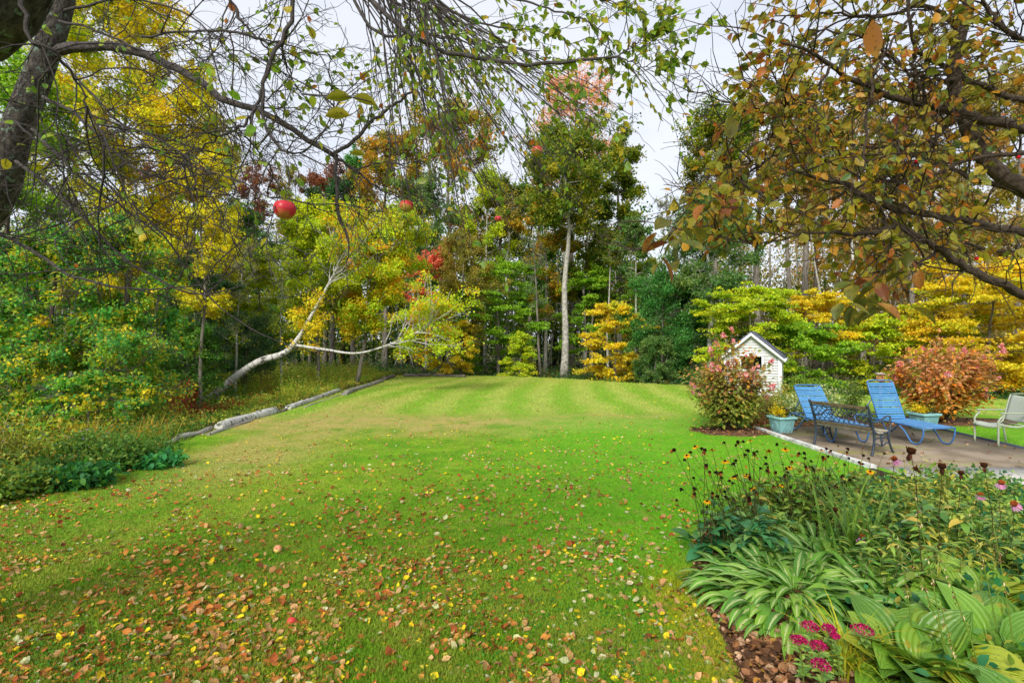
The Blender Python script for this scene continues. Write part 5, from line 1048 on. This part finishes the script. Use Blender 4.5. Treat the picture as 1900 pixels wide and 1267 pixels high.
# ---------------------------------------------------------------- hydrangeas
def hydrangea(label, x, y, rx, h, palb, palt, nl, heads, spike):
    t = thing('hydrangea', label, 'shrub', (x, y, 0)); o3 = np.array([x, y, 0]); n = 46; az = rng.uniform(0, 6.28, n); rr = np.sqrt(rng.random(n)); K = 8; u = np.linspace(0, 1, K)
    tp = o3+np.stack([np.cos(az)*rr*rx*.95, np.sin(az)*rr*rx*.8, h*(1-.45*rr**2.2)*rng.uniform(.82, 1.0, n)], 1); b_ = o3+np.stack([np.cos(az)*rr*.10, np.sin(az)*rr*.10, 0*az], 1)
    st = b_[:, None]*(1-u)[None, :, None]+tp[:, None]*u[None, :, None]; st[:, :, 2] = b_[:, 2:3]+(tp[:, 2:3])*(u**.8)[None]; st[:, 1:] += np.cumsum(rng.normal(size=(n, K-1, 3))*.015, 1)
    if spike: tp3 = np.array([[x+.0, y, 2.3], [x+.08, y+.1, 2.0], [x-.35, y, 1.95]]); st[:3] = (o3*(1-u[:, None])+tp3[:, None]*u[:, None])
    g = G(); g.tubes(st, np.linspace(.013, .004, K), 5); sb = spawn(st, 5, .5, .6, -.04, 6, .12, .25, .95, up=.3); g.tubes(sb, np.linspace(.005, .002, 6), 4); g.build('stems', CRBARK, t)
    al = np.concatenate([sb, st[:, np.array([1, 2, 3, 4, 5, 7])]], 0); i = rng.integers(0, len(al), nl); q, T = at(al, i, rng.uniform(.15, 1, nl)); rd = nrm((q-o3-[0, 0, h*.35])*[1, 1, .5])
    q += rng.normal(size=(nl, 3))*[.075, .075, .09]; lo = rng.random(nl) < .16; q[lo, :2] = o3[:2]+(q[lo, :2]-o3[:2])*.8; q[lo, 2] *= .45; q[:, 2] = np.maximum(q[:, 2], .10); zf = np.clip(q[:, 2]/h+rng.normal(size=nl)*.14, 0, 1); col = np.where((zf > .5)[:, None], pick(palt, nl, .16), pick(palb, nl, .16))
    d = nrm(rd+rdir(nl)*.7+[0, 0, -.35]); nn = rd*.5+rdir(nl)*.4; nn[:, 2] += .8; g = G(); g.leaves(q, d, nn, rng.uniform(.075, .13, nl), col, 'b', .95); g.build('foliage', LEAF, t)
    ends = np.concatenate([st[:, -1], sb[:, -1]]); ends = ends[np.linalg.norm((ends-o3-[0, 0, h*.4])/[rx, rx, h*.6], axis=1) > .62]
    fr_ = ends[ends[:, 1] < y+.3]; k = rng.choice(len(fr_), min(heads, len(fr_)), replace=False); protos_ = []
    if spike: fr_[k[:3]] = tp3
    for v in range(4):
        g = G(); m_ = 150; zz = rng.random(m_); rdd = .062*(1-zz*.75); a_ = rng.uniform(0, 6.28, m_); q = np.stack([np.cos(a_)*rdd, np.sin(a_)*rdd, zz*.13], 1); nn = nrm(np.stack([np.cos(a_), np.sin(a_), .6+0*a_], 1)+rdir(m_)*.4)
        g.leaves(q, rdir(m_), nn, rng.uniform(.02, .036, m_), pick([('#dc6e78', 3), ('#eca0a4', 3), ('#bc4c5c', 1.5), ('#f4d0c8', 2.5), ('#e08a80', 1.5)], m_, .15), 'q', 1.4); g.tubes([(0, 0, -.06), (0, 0, .12)], .003, 4, C('#8a4a40'))
        o = g.build('tmp', PETAL, None); protos_.append(o.data); bpy.data.objects.remove(o)
    for j in k:
        o = newobj('flower_head', protos_[int(rng.integers(4))], t); o.location = tuple(fr_[j]-o3+[0, 0, .0]); s_ = rng.uniform(.55, 1.2); o.scale = (s_, s_, s_*.85); d = nrm(fr_[j]-o3-[0, 0, h*.3]); o.rotation_euler = Vector(d*[1, 1, 1]+np.array([0, 0, .5])).to_track_quat('Z', 'Y').to_euler()
    return t
hydrangea('pink flowered hydrangea turning from green to red, in front of the white shed', 5.02, 11.7, .95, 1.78, [('#8c9a3c', 4), ('#a0aa48', 3), ('#748634', 2), ('#b8a444', 1)], [('#a89c48', 3), ('#b88a58', 2.5), ('#90984a', 3.5), ('#c87c50', 1), ('#dca03c', 1.2)], 4200, 30, 1)
hydrangea('wide orange brown hydrangea with sparse pink heads behind the patio', 10.75, 12.9, 1.35, 2.0, [('#a89440', 3), ('#d09048', 3), ('#b8a448', 2), ('#f09830', 2.4)], [('#d08c5c', 4), ('#dca070', 3), ('#b88a54', 2), ('#c0a860', 2), ('#f09840', 1.6)], 5600, 20, 0)

# ---------------------------------------------------------------- small shrubs and border plants behind the patio
def bush(name, label, cat, x, y, rx, h, pal, nl, ls, stems=30, z0=0., lf='b', grp=None, fl=None, nfl=0, flatten=.8, m_=None):
    t = thing(name, label, cat, (x, y, z0), grp); o3 = np.array([x, y, z0]); n = stems; az = rng.uniform(0, 6.28, n); rr = np.sqrt(rng.random(n))
    tp = o3+np.stack([np.cos(az)*rr*rx*.8, np.sin(az)*rr*rx*.8, h*(1-.35*rr**2)*rng.uniform(.7, 1, n)], 1); b_ = o3+np.stack([np.cos(az)*rr*rx*.25, np.sin(az)*rr*rx*.25, 0*az], 1); u = np.linspace(0, 1, 6)[None, :, None]
    st = b_[:, None]*(1-u)+tp[:, None]*u; st[:, 1:] += np.cumsum(rng.normal(size=(n, 5, 3))*.01*h, 1); g = G(); g.tubes(st, np.linspace(.006, .002, 6), 4, C('#5a5a2a')); g.build('stems', LEAF, t)
    i = rng.integers(0, n, nl); q, _ = at(st, i, rng.uniform(.15, 1, nl)); q += rng.normal(size=(nl, 3))*[rx*.17, rx*.17, h*.07]; q[:, 2] = np.maximum(q[:, 2], z0+.02); d = rdir(nl); nn = rdir(nl, 1.5)
    g = G(); g.leaves(q, d, nn, ls*rng.uniform(.7, 1.3, nl), pick(pal, nl, .18), lf); g.build('foliage', m_ or LEAF, t)
    if nfl:
        i = rng.integers(0, n, nfl); q, _ = at(st, i, rng.uniform(.9, 1, nfl)); q = np.repeat(q, 9, 0); g = G(); az = np.tile(np.arange(9)*.698, nfl); g.blades(q, az, .02, .008, .2, .2, pick(fl, nfl*9), [.5, 1, .4], 2); g.build('blossoms', PETAL, t)
    return t
VAR = [('#a8b878', 3), ('#d0d4a0', 3), ('#7a9a5a', 2), ('#5f8a4a', 2)]
bush('variegated_shrub', 'cream and green variegated shrub between the two blue loungers', 'shrub', 7.95, 13.1, .62, 1.05, VAR, 2200, .055)
bush('variegated_shrub', 'second pale variegated shrub nearer the left lounger', 'shrub', 7.25, 13.0, .5, .85, VAR, 1500, .055)
bush('tall_aster', 'tall green aster with tiny mauve flowers beside the birdhouse', 'flowers', 9.2, 13.9, .5, 1.2, [('#6a8a3a', 3), ('#8a9a44', 2), ('#4f7430', 2)], 1500, .05, fl=[('#b8a8d0', 1)], nfl=30)
bush('dry_seed_plant', 'brown dried seed stalks behind the left lounger', 'plant', 6.35, 12.75, .4, .95, [('#a08a54', 3), ('#8a6a3c', 2), ('#8a8a48', 2)], 900, .03, 60)
bush('rusty_plant', 'low rusty pink dried plant beside the left teal planter', 'plant', 5.75, 12.1, .32, .5, [('#b0704a', 3), ('#9a8048', 2), ('#c09070', 1)], 600, .04)
bush('goldenrod', 'yellowing tall perennial between the shed and the left lounger', 'plant', 7.4, 14.6, .7, 1.0, [('#a8a03a', 3), ('#c0b050', 2), ('#7a8a34', 2)], 1500, .05)
bush('goldenrod', 'green tall perennial at the shed side of the back bed', 'plant', 8.7, 15.2, .8, 1.1, [('#6f8a34', 3), ('#8f9a3c', 2), ('#567a2c', 2)], 1700, .055)
bush('low_perennial', 'low green perennial at the foot of the right hydrangea', 'plant', 9.0, 12.75, .5, .45, [('#5f8a34', 3), ('#8a9a44', 2)], 700, .05)
bush('euonymus', 'small crimson leaved bush at the meadow edge by the golden hung tree', 'shrub', -11.6, 18.2, .6, 1.35, [('#c01c3c', 3), ('#d84a50', 2), ('#a8b048', 2), ('#7a9a3a', 2)], 700, .08, z0=-.4)

# ---------------------------------------------------------------- left bed near the lawn edge
NARB = [1, .95, .8, .5, .05]
def grassclump(label, x, y, h, pal, n=160, z0=0., w_=.012, cat='grass clump', sp=.12, name='grass_clump', curl=(.2, 1.4), sub=None):
    t = thing(name, label, cat, (x, y, z0)); b_ = np.array([x, y, z0])+rng.normal(size=(n, 3))*[sp, sp, 0]; g = G()
    g.blades(b_, rng.uniform(0, 6.28, n), h*rng.uniform(.6, 1.2, n), w_, rng.uniform(.95, 1.5, n), rng.uniform(*curl, n), pick(pal, n, .15), NARB, 2); g.build('leaves', LEAF, t); return t
GOLD = [('#c8a838', 3), ('#b0803a', 2), ('#a8a03a', 2), ('#c87a30', 1)]; GRN = [('#6f9a34', 3), ('#8aaa3c', 2), ('#4f7a2c', 2)]
zb = lambda x, y: float(gz(x, y))
grassclump('golden orange grass clump at the near end of the birch logs', -7.3, 10.25, .62, GOLD, 170, zb(-7.3, 10.25), .014, sp=.17)
grassclump('small yellow grass clump left of the golden orange one', -8.0, 9.6, .8, GOLD, 120, zb(-8, 9.6), .014)
grassclump('green grass clump between the logs and the leafy groundcover', -6.75, 9.35, .55, GRN, 220, 0, .012, sp=.25)
for i, (lb, px, py, h, r_, pal, ls, nl, nf) in enumerate([
 ('dark green leafy clump nearest the camera in the left bed', 150, 905, .35, .45, [('#2f6a34', 3), ('#3f8040', 2), ('#4f8a2c', 2)], .09, 700, 0), ('olive leafy clump at the left edge of the picture by the lawn', 20, 925, .4, .5, [('#6a8a2c', 3), ('#8a9a34', 2), ('#4a7430', 2)], .07, 800, 0),
 ('broad leaved green plant at the tip of the left bed beside the lawn', 300, 868, .28, .35, [('#3f8f50', 3), ('#4f9a44', 2)], .10, 350, 0), ('pale blue aster clump at the left picture edge', 28, 880, .85, .5, [('#8a8a34', 3), ('#a8a040', 2), ('#6a7a30', 2)], .05, 900, 26),
 ('mauve aster clump behind the broad leaved plant', 165, 860, .65, .45, [('#5f8a34', 3), ('#7a9a3c', 2), ('#4a7430', 1)], .06, 800, 16), ('bright green fern like clump in the left bed', 70, 862, .6, .45, [('#a8c034', 3), ('#8aaa34', 2), ('#c8c040', 1)], .07, 700, 0),
 ('mid green mounded clump in the middle of the left bed', 235, 870, .5, .45, [('#55802c', 3), ('#78983a', 2), ('#3f6a2c', 2)], .06, 900, 0), ('shady green clump between the asters and the lawn', 90, 895, .4, .4, [('#3f6a2c', 3), ('#55802c', 2)], .06, 700, 0)]):
    q = G0(px, py, 0); bush('bed_plant', lb, 'plant', q[0], q[1], r_*1.15, h*1.15, pal, int(nl*1.6), ls, 36, zb(q[0], q[1])-.02, fl=[('#a8b4e8', 2), ('#c090e0', 1)], nfl=nf)
x, y = scatter(2600, (-12, -5.6), (5.2, 12), lambda x, y: x < lef(y)-.02); n = len(x); base = np.stack([x, y, gz(x, y)], 1); k = np.repeat(np.arange(n), 16)
cl = pick([('#4f7a2c', 3), ('#6a8a30', 3), ('#8a9a38', 2), ('#3a6a34', 2), ('#a08a3a', 1)], n, .2); q = base[k]+np.stack([rng.normal(size=len(k))*.12, rng.normal(size=len(k))*.12, rng.random(len(k))*rng.uniform(.12, .55, n)[k]], 1)
g = G(); g.leaves(q, rdir(len(k)), rdir(len(k), 1), rng.uniform(.03, .075, len(k)), cl[k]*rng.uniform(.75, 1.25, (len(k), 1)), 'q'); g.build('bed_groundcover', LEAF, kind='stuff', label='mixed green groundcover of the left bed beside the lawn', cat='ground cover')

# ---------------------------------------------------------------- the near right-hand bed
HP = [.10, .09, .12, .55, .9, 1, .92, .66, .3, .02]; BP = [.07, .06, .07, .70, .97, 1, .92, .70, .38, .02]
def hosta_plant(label, x, y, n, L_, W_, pal, m_, prof, sp=.09, tl=(.7, 1.35), cu=(1.0, 2.1)):
    t = thing('hosta', label, 'hosta', (x, y, .03)); r_ = rng.random(n); az = rng.uniform(0, 6.28, n); b_ = np.array([x, y, .03])+np.stack([np.cos(az)*sp*r_, np.sin(az)*sp*r_, 0*az], 1); g = G()
    g.blades(b_, az+rng.normal(size=n)*.25, L_*rng.uniform(.7, 1.1, n), W_*rng.uniform(.8, 1.15, n), rng.uniform(*tl, n), rng.uniform(*cu, n), pick(pal, n, .12), prof, 5, .10, rng.normal(size=n)*.22)
    g.build('leaves', m_, t, True); return t
VH = [('#6ca434', 3), ('#84b43c', 2), ('#589034', 2)]
hosta_plant('large clump of white striped hosta by the mulch edge of the near bed', 2.22, 4.0, 900, .43, .068, VH, HOSV, HP, .60, (.5, 1.35), (1.6, 3.1))
hosta_plant('white striped hosta clump behind and right of the largest one', 2.80, 4.5, 480, .46, .068, VH, HOSV, HP, .50, (.5, 1.3), (1.5, 2.9))
hosta_plant('narrow striped hosta clump between the big clump and the yellow green hostas', 2.78, 3.85, 200, .46, .07, VH, HOSV, HP, .32, (.6, 1.3), (1.2, 2.4))
YH = [('#6c982c', 3), ('#7ea230', 3), ('#98a430', .7), ('#588428', 2)]
BH = dict(tl=(.8, 1.4), cu=(.9, 2.0))
hosta_plant('broad leaved yellow green hosta at the bottom right behind the magenta sedum', 2.42, 3.05, 44, .46, .25, YH, HOSG, BP, .2, **BH)
hosta_plant('broad leaved hosta with yellowing leaves at the right picture edge', 2.98, 3.15, 46, .50, .28, YH, HOSG, BP, .12, **BH)
hosta_plant('lowest broad leaved hosta cut by the bottom right corner', 2.55, 2.45, 40, .46, .27, YH, HOSG, BP, .12, **BH)
hosta_plant('hosta with browning spots above the bottom right corner hosta', 3.4, 3.75, 42, .48, .23, YH, HOSG, BP, .12, **BH)
def scape(label, x, y, h, lean):
    t = thing('hosta_seed_stalk', label, 'seed stalk', (x, y, .05), 'hosta seed stalks'); q = resample([(x, y, .05), (x+lean[0]*.4, y+lean[1]*.4, h*.5), (x+lean[0], y+lean[1], h)], 14); g = G(); g.tubes(q, np.linspace(.005, .0022, 14), 5, C('#7f9c3c')); g.build('stem', LEAF, t, True)
    n = 30; p, T = at(q[None], np.zeros(n, int), rng.uniform(.5, 1, n)); g = G(); g.blades(p, rng.uniform(0, 6.28, n), .024, .008, rng.uniform(-1.2, .2, n), .6, pick([('#8a9a40', 2), ('#c8b88a', 2), ('#7a5a3a', 1)], n), [.5, 1, .9, .2], 3, .4); g.build('pods', DRY, t)
for i, (lb, px, py, Yd, h, ln) in enumerate([('tall green hosta stalk leaning left above the broad leaves', 1760, 1150, 3.0, 1.12, (-.12, .1)), ('hosta stalk right of the tallest leaning one', 1780, 1180, 2.9, .86, (-.25, .05)), ('brown podded hosta stalk over the spotted leaves', 1830, 1190, 2.9, .80, (-.18, .1)),
   ('green hosta stalk near the right picture edge', 1860, 1120, 3.2, .98, (-.12, .1)), ('thin hosta stalk cut by the right picture edge', 1890, 1150, 3.0, .92, (-.05, .1)), ('hosta stalk with white withered flower near the striped leaves', 1700, 1120, 3.2, .82, (-.08, .05)), ('short podded stalk over the bottom right hosta', 1800, 1240, 2.7, .66, (-.12, .05))]):
    q = P(px, py, Yd); scape(lb, q[0], Yd, h, ln)
grassclump('yellow and green daylily leaves arching left beside the magenta sedum', 2.02, 3.08, .46, [('#c8c030', 3), ('#a8b834', 3), ('#8aa838', 2), ('#dcb030', 1)], 90, .03, .013, 'daylily', .05, 'daylily', (.8, 2.0))
grassclump('long green strap leaves in the middle of the near bed', 3.05, 4.6, .95, [('#6f9a3c', 3), ('#8aaa44', 2), ('#4f7a34', 1)], 46, .03, .03, 'daylily', .10, 'daylily', (.3, 1.6))
SED = [('magenta sedum stem farthest left in its cluster', 1482, 1188), ('magenta sedum stem with a round head above the mulch', 1503, 1163), ('small magenta sedum stem next to the round one', 1538, 1166), ('magenta sedum stem in the middle of the cluster', 1518, 1199), ('lowest magenta sedum stem near the bottom edge', 1523, 1234), ('lone magenta sedum stem on the right beside the broad hosta leaf', 1601, 1170), ('tiny late sedum stem behind the middle one', 1549, 1180)]
for i, (lb, px, py) in enumerate(SED):
    z_ = .36; Yd = (CH-z_)*F/(py-CY); q = P(px, py, Yd); b_ = np.array([q[0]+.05, q[1]+.04, .03]); s_ = [.8, 1, .7, .9, .95, 1.15, .5][i]; t = thing('sedum', lb, 'sedum', b_, 'magenta sedums in the near bed')
    g = G(); stq = resample([b_, (b_+q)/2+[.01, 0, 0], q-[0, 0, .015]], 8); g.tubes(stq, .004, 6, C('#8a9a4a')); g.build('stem', LEAF, t, True)
    n = 22; p, _ = at(stq[None], np.zeros(n, int), rng.uniform(.25, .95, n)); g = G(); g.blades(p, np.arange(n)*2.4, .065*s_, .028, .4, .6, pick([('#7fa84a', 3), ('#98b84e', 2), ('#6a9640', 1)], n), [.3, .9, 1, .7, .1], 3, .15); g.build('leaves', SHINY, t, True)
    n = 260; a_ = rng.uniform(0, 6.28, n); rr = np.sqrt(rng.random(n))*.052*s_; p = q+np.stack([np.cos(a_)*rr, np.sin(a_)*rr, .022*s_*(1-(rr/.052/s_)**2)+rng.normal(size=n)*.003], 1); g = G(); g.leaves(p, rdir(n, .6), rdir(n, 1), .011, pick([('#a01450', 3), ('#c02468', 3), ('#7a1040', 2), ('#d85088', .7)], n, .2), 'q', 1.3); g.build('flower_head', PETAL, t)

# flower heads shared by the daisy family plants
def head_mesh(kind):
    g = G()
    if kind == 'dark': g.blobs([(0, 0, 0)], .010, C('#1c120c'), 1.0); g.blobs(rng.normal(size=(14, 3))*[.006, .006, .005], .004, C('#2a180e'))
    if kind == 'dead': g.blobs([(0, 0, 0)], .011, C('#24150c')); g.blades(np.zeros((9, 3)), np.arange(9)*.7, .03, .009, rng.uniform(-1.4, -.6, 9), .5, pick([('#a0602a', 2), ('#7a3f20', 1)], 9), [.5, 1, .7, .1], 2)
    if kind == 'yellow': g.blobs([(0, 0, .003)], .010, C('#2a160a')); g.blades(np.zeros((12, 3)), np.arange(12)*.5236, .034, .012, rng.uniform(-.3, .2, 12), .5, pick([('#e8a818', 2), ('#d88a14', 1), ('#f0c020', 1)], 12), [.5, 1, .9, .15], 3, .1)
    if kind == 'pink': g.blobs([(0, 0, .004)], .019, C('#6a3418'), .75); g.blobs(rng.normal(size=(60, 3))*[.010, .010, .003]+[0, 0, .014], .003, C('#b05a24')); g.blades(np.zeros((15, 3)), np.arange(15)*.4189, .048, .013, rng.uniform(-.9, -.4, 15), .5, pick([('#d090b8', 2), ('#c07aa0', 1), ('#dca8c8', 1)], 15), [.5, 1, 1, .8, .2], 3, .1)
    if kind == 'brown': g.blobs([(0, 0, .004)], .019, C('#3a2010'), .85); g.blobs(rng.normal(size=(60, 3))*[.010, .010, .003]+[0, 0, .014], .003, C('#6a3c1c')); g.blades(np.zeros((11, 3)), np.arange(11)*.571, .045, .008, rng.uniform(-1.4, -.9, 11), .8, pick([('#4a2c1c', 2), ('#6a4430', 1)], 11), [.6, 1, .8, .2], 2)
    o = g.build('tmp', PETAL, None, True); d = o.data; bpy.data.objects.remove(o); return d
HM = {k: head_mesh(k) for k in ('dark', 'dead', 'yellow', 'pink', 'brown')}
def daisies(name, label, cat, x, y, tips, kinds, leafpal, ls, nl, grp, lh=.6, sc_=1., leafprof=(.15, .8, 1, .85, .5, .03), wide=.55):
    b0 = np.array([x, y, .03]); t = thing(name, label, cat, b0, grp); n = len(tips); tips = np.array(tips); b_ = b0+rng.normal(size=(n, 3))*[.09, .09, 0]; b_[:, 2] = .03; u = np.linspace(0, 1, 10)[None, :, None]
    st = b_[:, None]*(1-u)+tips[:, None]*u; st[:, :, :2] = b_[:, None, :2]+(tips-b_)[:, None, :2]*(u**1.6); st[:, 1:-1] += rng.normal(size=(n, 8, 3))*.004
    g = G(); g.tubes(st, np.linspace(.0042, .002, 10), 5, C('#5c5430')); g.build('stems', LEAF, t, True)
    i = rng.integers(0, n, nl); p, _ = at(st, i, rng.random(nl)**1.5*lh+.05); sz = ls*rng.uniform(.6, 1.25, nl)*(1.2-(p[:, 2]/1.1)*.7); g = G(); g.blades(p, rng.uniform(0, 6.28, nl), sz, sz*wide, rng.uniform(0, .8, nl), rng.uniform(.5, 1.6, nl), pick(leafpal, nl, .15), leafprof, 3, .14, rng.normal(size=nl)*.3); g.build('leaves', SHINY, t, True)
    for j in range(n):
        o = newobj('flower_head', HM[kinds[j % len(kinds)]], t); o.location = tuple(tips[j]-b0); s_ = sc_*rng.uniform(.85, 1.2)*(1.45 if kinds[j % len(kinds)] in ('dark', 'dead') else 1.15); o.scale = (s_,)*3; o.rotation_euler = (rng.normal()*.35, rng.normal()*.35, rng.uniform(0, 6))
    return t
RUD = [('#3a7a4c', 3), ('#4a8a50', 2), ('#3f7034', 2), ('#6f9a4a', 2)]
RK = [('leftmost black eyed susan leaning out over the lawn edge', 1318, 4.75, 1250, 1345, ['dark', 'dead', 'dark', 'yellow', 'dark', 'dead', 'dark']), ('black eyed susan with several yellow flowers just right of the leaning one', 1360, 4.9, 1270, 1370, ['yellow', 'dark', 'dark', 'dead']),
 ('black eyed susan with blue green leaves over the striped hosta', 1395, 5.0, 1330, 1430, ['dark', 'dead', 'dark', 'yellow']), ('black eyed susan with tall dark seed heads before the lawn', 1420, 5.4, 1350, 1460, ['dark', 'dark', 'dead']), ('black eyed susan with orange dried heads left of the white edging board', 1445, 5.7, 1380, 1480, ['dead', 'dark', 'yellow']),
 ('black eyed susan in front of the edging board, left one', 1480, 5.5, 1430, 1540, ['dark', 'dark', 'dead', 'yellow']), ('black eyed susan in front of the edging board, middle one', 1520, 5.8, 1480, 1575, ['dark', 'dead', 'dark']), ('black eyed susan in front of the bench foot', 1560, 6.0, 1520, 1610, ['dark', 'dark', 'dead']),
 ('black eyed susan with many small heads under the bench', 1600, 6.2, 1560, 1650, ['dark', 'yellow', 'dark'])]
PER = [('#6c9838', 3), ('#8cac40', 3), ('#558038', 2), ('#a8b848', 1.6), ('#c4b048', .8)]
for lb, px, Yd, a_, b_, kd in RK:
    n = 13; txp = rng.uniform(a_, b_, n); typ = rng.uniform(815, 930, n) if px < 1500 else rng.uniform(832, 905, n); typ = typ+(1400-px)*.2*(px < 1400); tp = [P(txp[i], typ[i], Yd+rng.normal()*.2) for i in range(n)]
    daisies('black_eyed_susan', lb, 'flowers', (px-CX)/F*Yd, Yd, tp, kd, RUD if px < 1440 else PER, .17 if px < 1440 else .10, 40, 'black eyed susans in the near bed', .38)
CO_ = [('pale pink coneflower in front of the bench', 1660, 852, 4.4, 'pink'), ('tallest brown coneflower seed head, right of the pale pink one', 1690, 838, 3.9, 'brown'), ('brown coneflower seed head with drooping petals before the walkway', 1748, 866, 4.0, 'brown'), ('coneflower with curled brown petals toward the right edge', 1826, 864, 4.0, 'brown'),
 ('bright pink coneflower near the right edge above the greenery', 1858, 896, 4.3, 'pink'), ('drooping pink coneflower at the right edge', 1882, 935, 4.2, 'pink'), ('low pink coneflower between the striped hosta and the greenery', 1601, 998, 4.4, 'pink'), ('brown coneflower head above the striped hostas', 1550, 946, 4.7, 'brown'), ('orange brown coneflower head before the walkway', 1783, 878, 4.4, 'brown'), ('short brown coneflower head behind the low pink one', 1700, 870, 4.6, 'brown'), ('faded pink coneflower leaning right before the walkway', 1820, 918, 4.6, 'pink')]
for lb, px, py, Yd, kd in CO_:
    tp = P(px, py, Yd); daisies('coneflower', lb, 'flowers', tp[0]+.04, tp[1]+.03, [tp], [kd], [('#4f7a34', 3), ('#6a9040', 2)], .13, 12, 'coneflowers in the near bed', .7, 1.25 if Yd < 4.2 else 1.05, wide=.3)
pl = [('leafy phlox behind the striped hosta', 2.55, 5.1), ('blue green leafy perennial left of the phlox', 2.15, 4.75), ('feathery green perennial in front of the bench', 3.55, 5.3), ('yellow green leafy stems before the walkway', 4.2, 5.2), ('dense leafy perennial in the middle of the near bed', 3.3, 4.75), ('leafy perennial by the long strap leaves', 3.75, 4.55),
      ('tall leafy stems at the right picture edge', 4.35, 4.5), ('low leafy perennial above the spotted hosta', 3.6, 4.1), ('bright green leafy stems between strap leaves and hosta', 3.0, 4.15), ('leafy clump below the edging board', 3.3, 5.9), ('leafy clump before the patio corner', 4.1, 6.1), ('leafy clump in front of the pale walkway', 4.9, 6.0), ('far leafy clump by the right end of the walkway', 5.6, 6.1), ('olive leafy clump at the lawn side of the bed', 2.75, 5.75), ('seedy brown stemmed perennial before the walkway', 4.9, 5.2)]
for i, (lb, x, y) in enumerate(pl):
    h = rng.uniform(.42, .58)*(1 if x > 3.2 else .8) if y > 4.4 else .42; n = 26; t = thing('perennial', lb, 'plant', (x, y, .03), 'leafy perennials in the near bed'); b_ = np.array([x, y, .03])+rng.normal(size=(n, 3))*[.16, .16, 0]; tp = b_+np.stack([rng.normal(size=n)*.1, rng.normal(size=n)*.1, h*rng.uniform(.7, 1.15, n)], 1); u = np.linspace(0, 1, 6)[None, :, None]; st = b_[:, None]*(1-u)+tp[:, None]*u
    pal = [PER, RUD if i < 2 else PER, PER, [('#a8a83a', 3), ('#7f9a38', 3), ('#c0b040', 1)]][i % 4]
    g = G(); g.tubes(st, np.linspace(.004, .002, 6), 4, C('#6f7a38')); g.build('stems', LEAF, t); nl = 430; k = rng.integers(0, n, nl); p, _ = at(st, k, rng.uniform(.05, 1, nl)); L_ = rng.uniform(.06, .12, nl)*(1.25 if i % 4 == 1 else 1)
    g = G(); g.blades(p, rng.uniform(0, 6.28, nl), L_, L_*(.42 if i % 4 == 1 else .24), rng.uniform(-.2, .8, nl), rng.uniform(.4, 1.4, nl), pick(pal, nl, .18), [.2, .85, 1, .6, .05], 3, .15, rng.normal(size=nl)*.3); g.build('leaves', SHINY, t, True)
    if i % 3 == 2 or 'seedy' in lb:
        m_ = 24; k = rng.integers(0, n, m_); p, _ = at(st, k, rng.uniform(.95, 1, m_)); sm = G(); sm.blobs(np.array([(0, 0, 0), (.004, .003, .006)]), .006, C('#3a2618')); so_ = sm.build('tmp', DRY); sm_ = so_.data; bpy.data.objects.remove(so_)
        for q_ in p+rng.normal(size=(m_, 3))*.02+[0, 0, .02]: newobj('seed_head', sm_, t).location = tuple(q_-[x, y, .03])
x = rng.uniform(1.9, 6.5, 5200); y = rng.uniform(2.2, 7.0, 5200); k = inbed(x-.28, y) & (x > 1.05+.44*y-.5*(y < 3)+.25*np.sin(y*5)) ; k &= ~((x < 1.6+.18*y) & (y < 3.4)); x, y = x[k], y[k]; n = len(x)
kx = np.repeat(np.arange(n), 7); hh = rng.uniform(.06, .26, n)*(1+.4*(x > 3.2)); q = np.stack([x[kx], y[kx], .04+rng.random(len(kx))*hh[kx]], 1)+rng.normal(size=(len(kx), 3))*[.07, .07, 0]; cl = pick(PER+RUD[:2], n, .2); L_ = rng.uniform(.04, .085, len(kx))
g = G(); g.leaves(q, rdir(len(kx)), rdir(len(kx), 1.), L_, cl[kx]*rng.uniform(.75, 1.2, (len(kx), 1)), 'b'); g.build('bed_undergrowth', LEAF, kind='stuff', label='low mixed greenery filling the near bed', cat='ground cover')
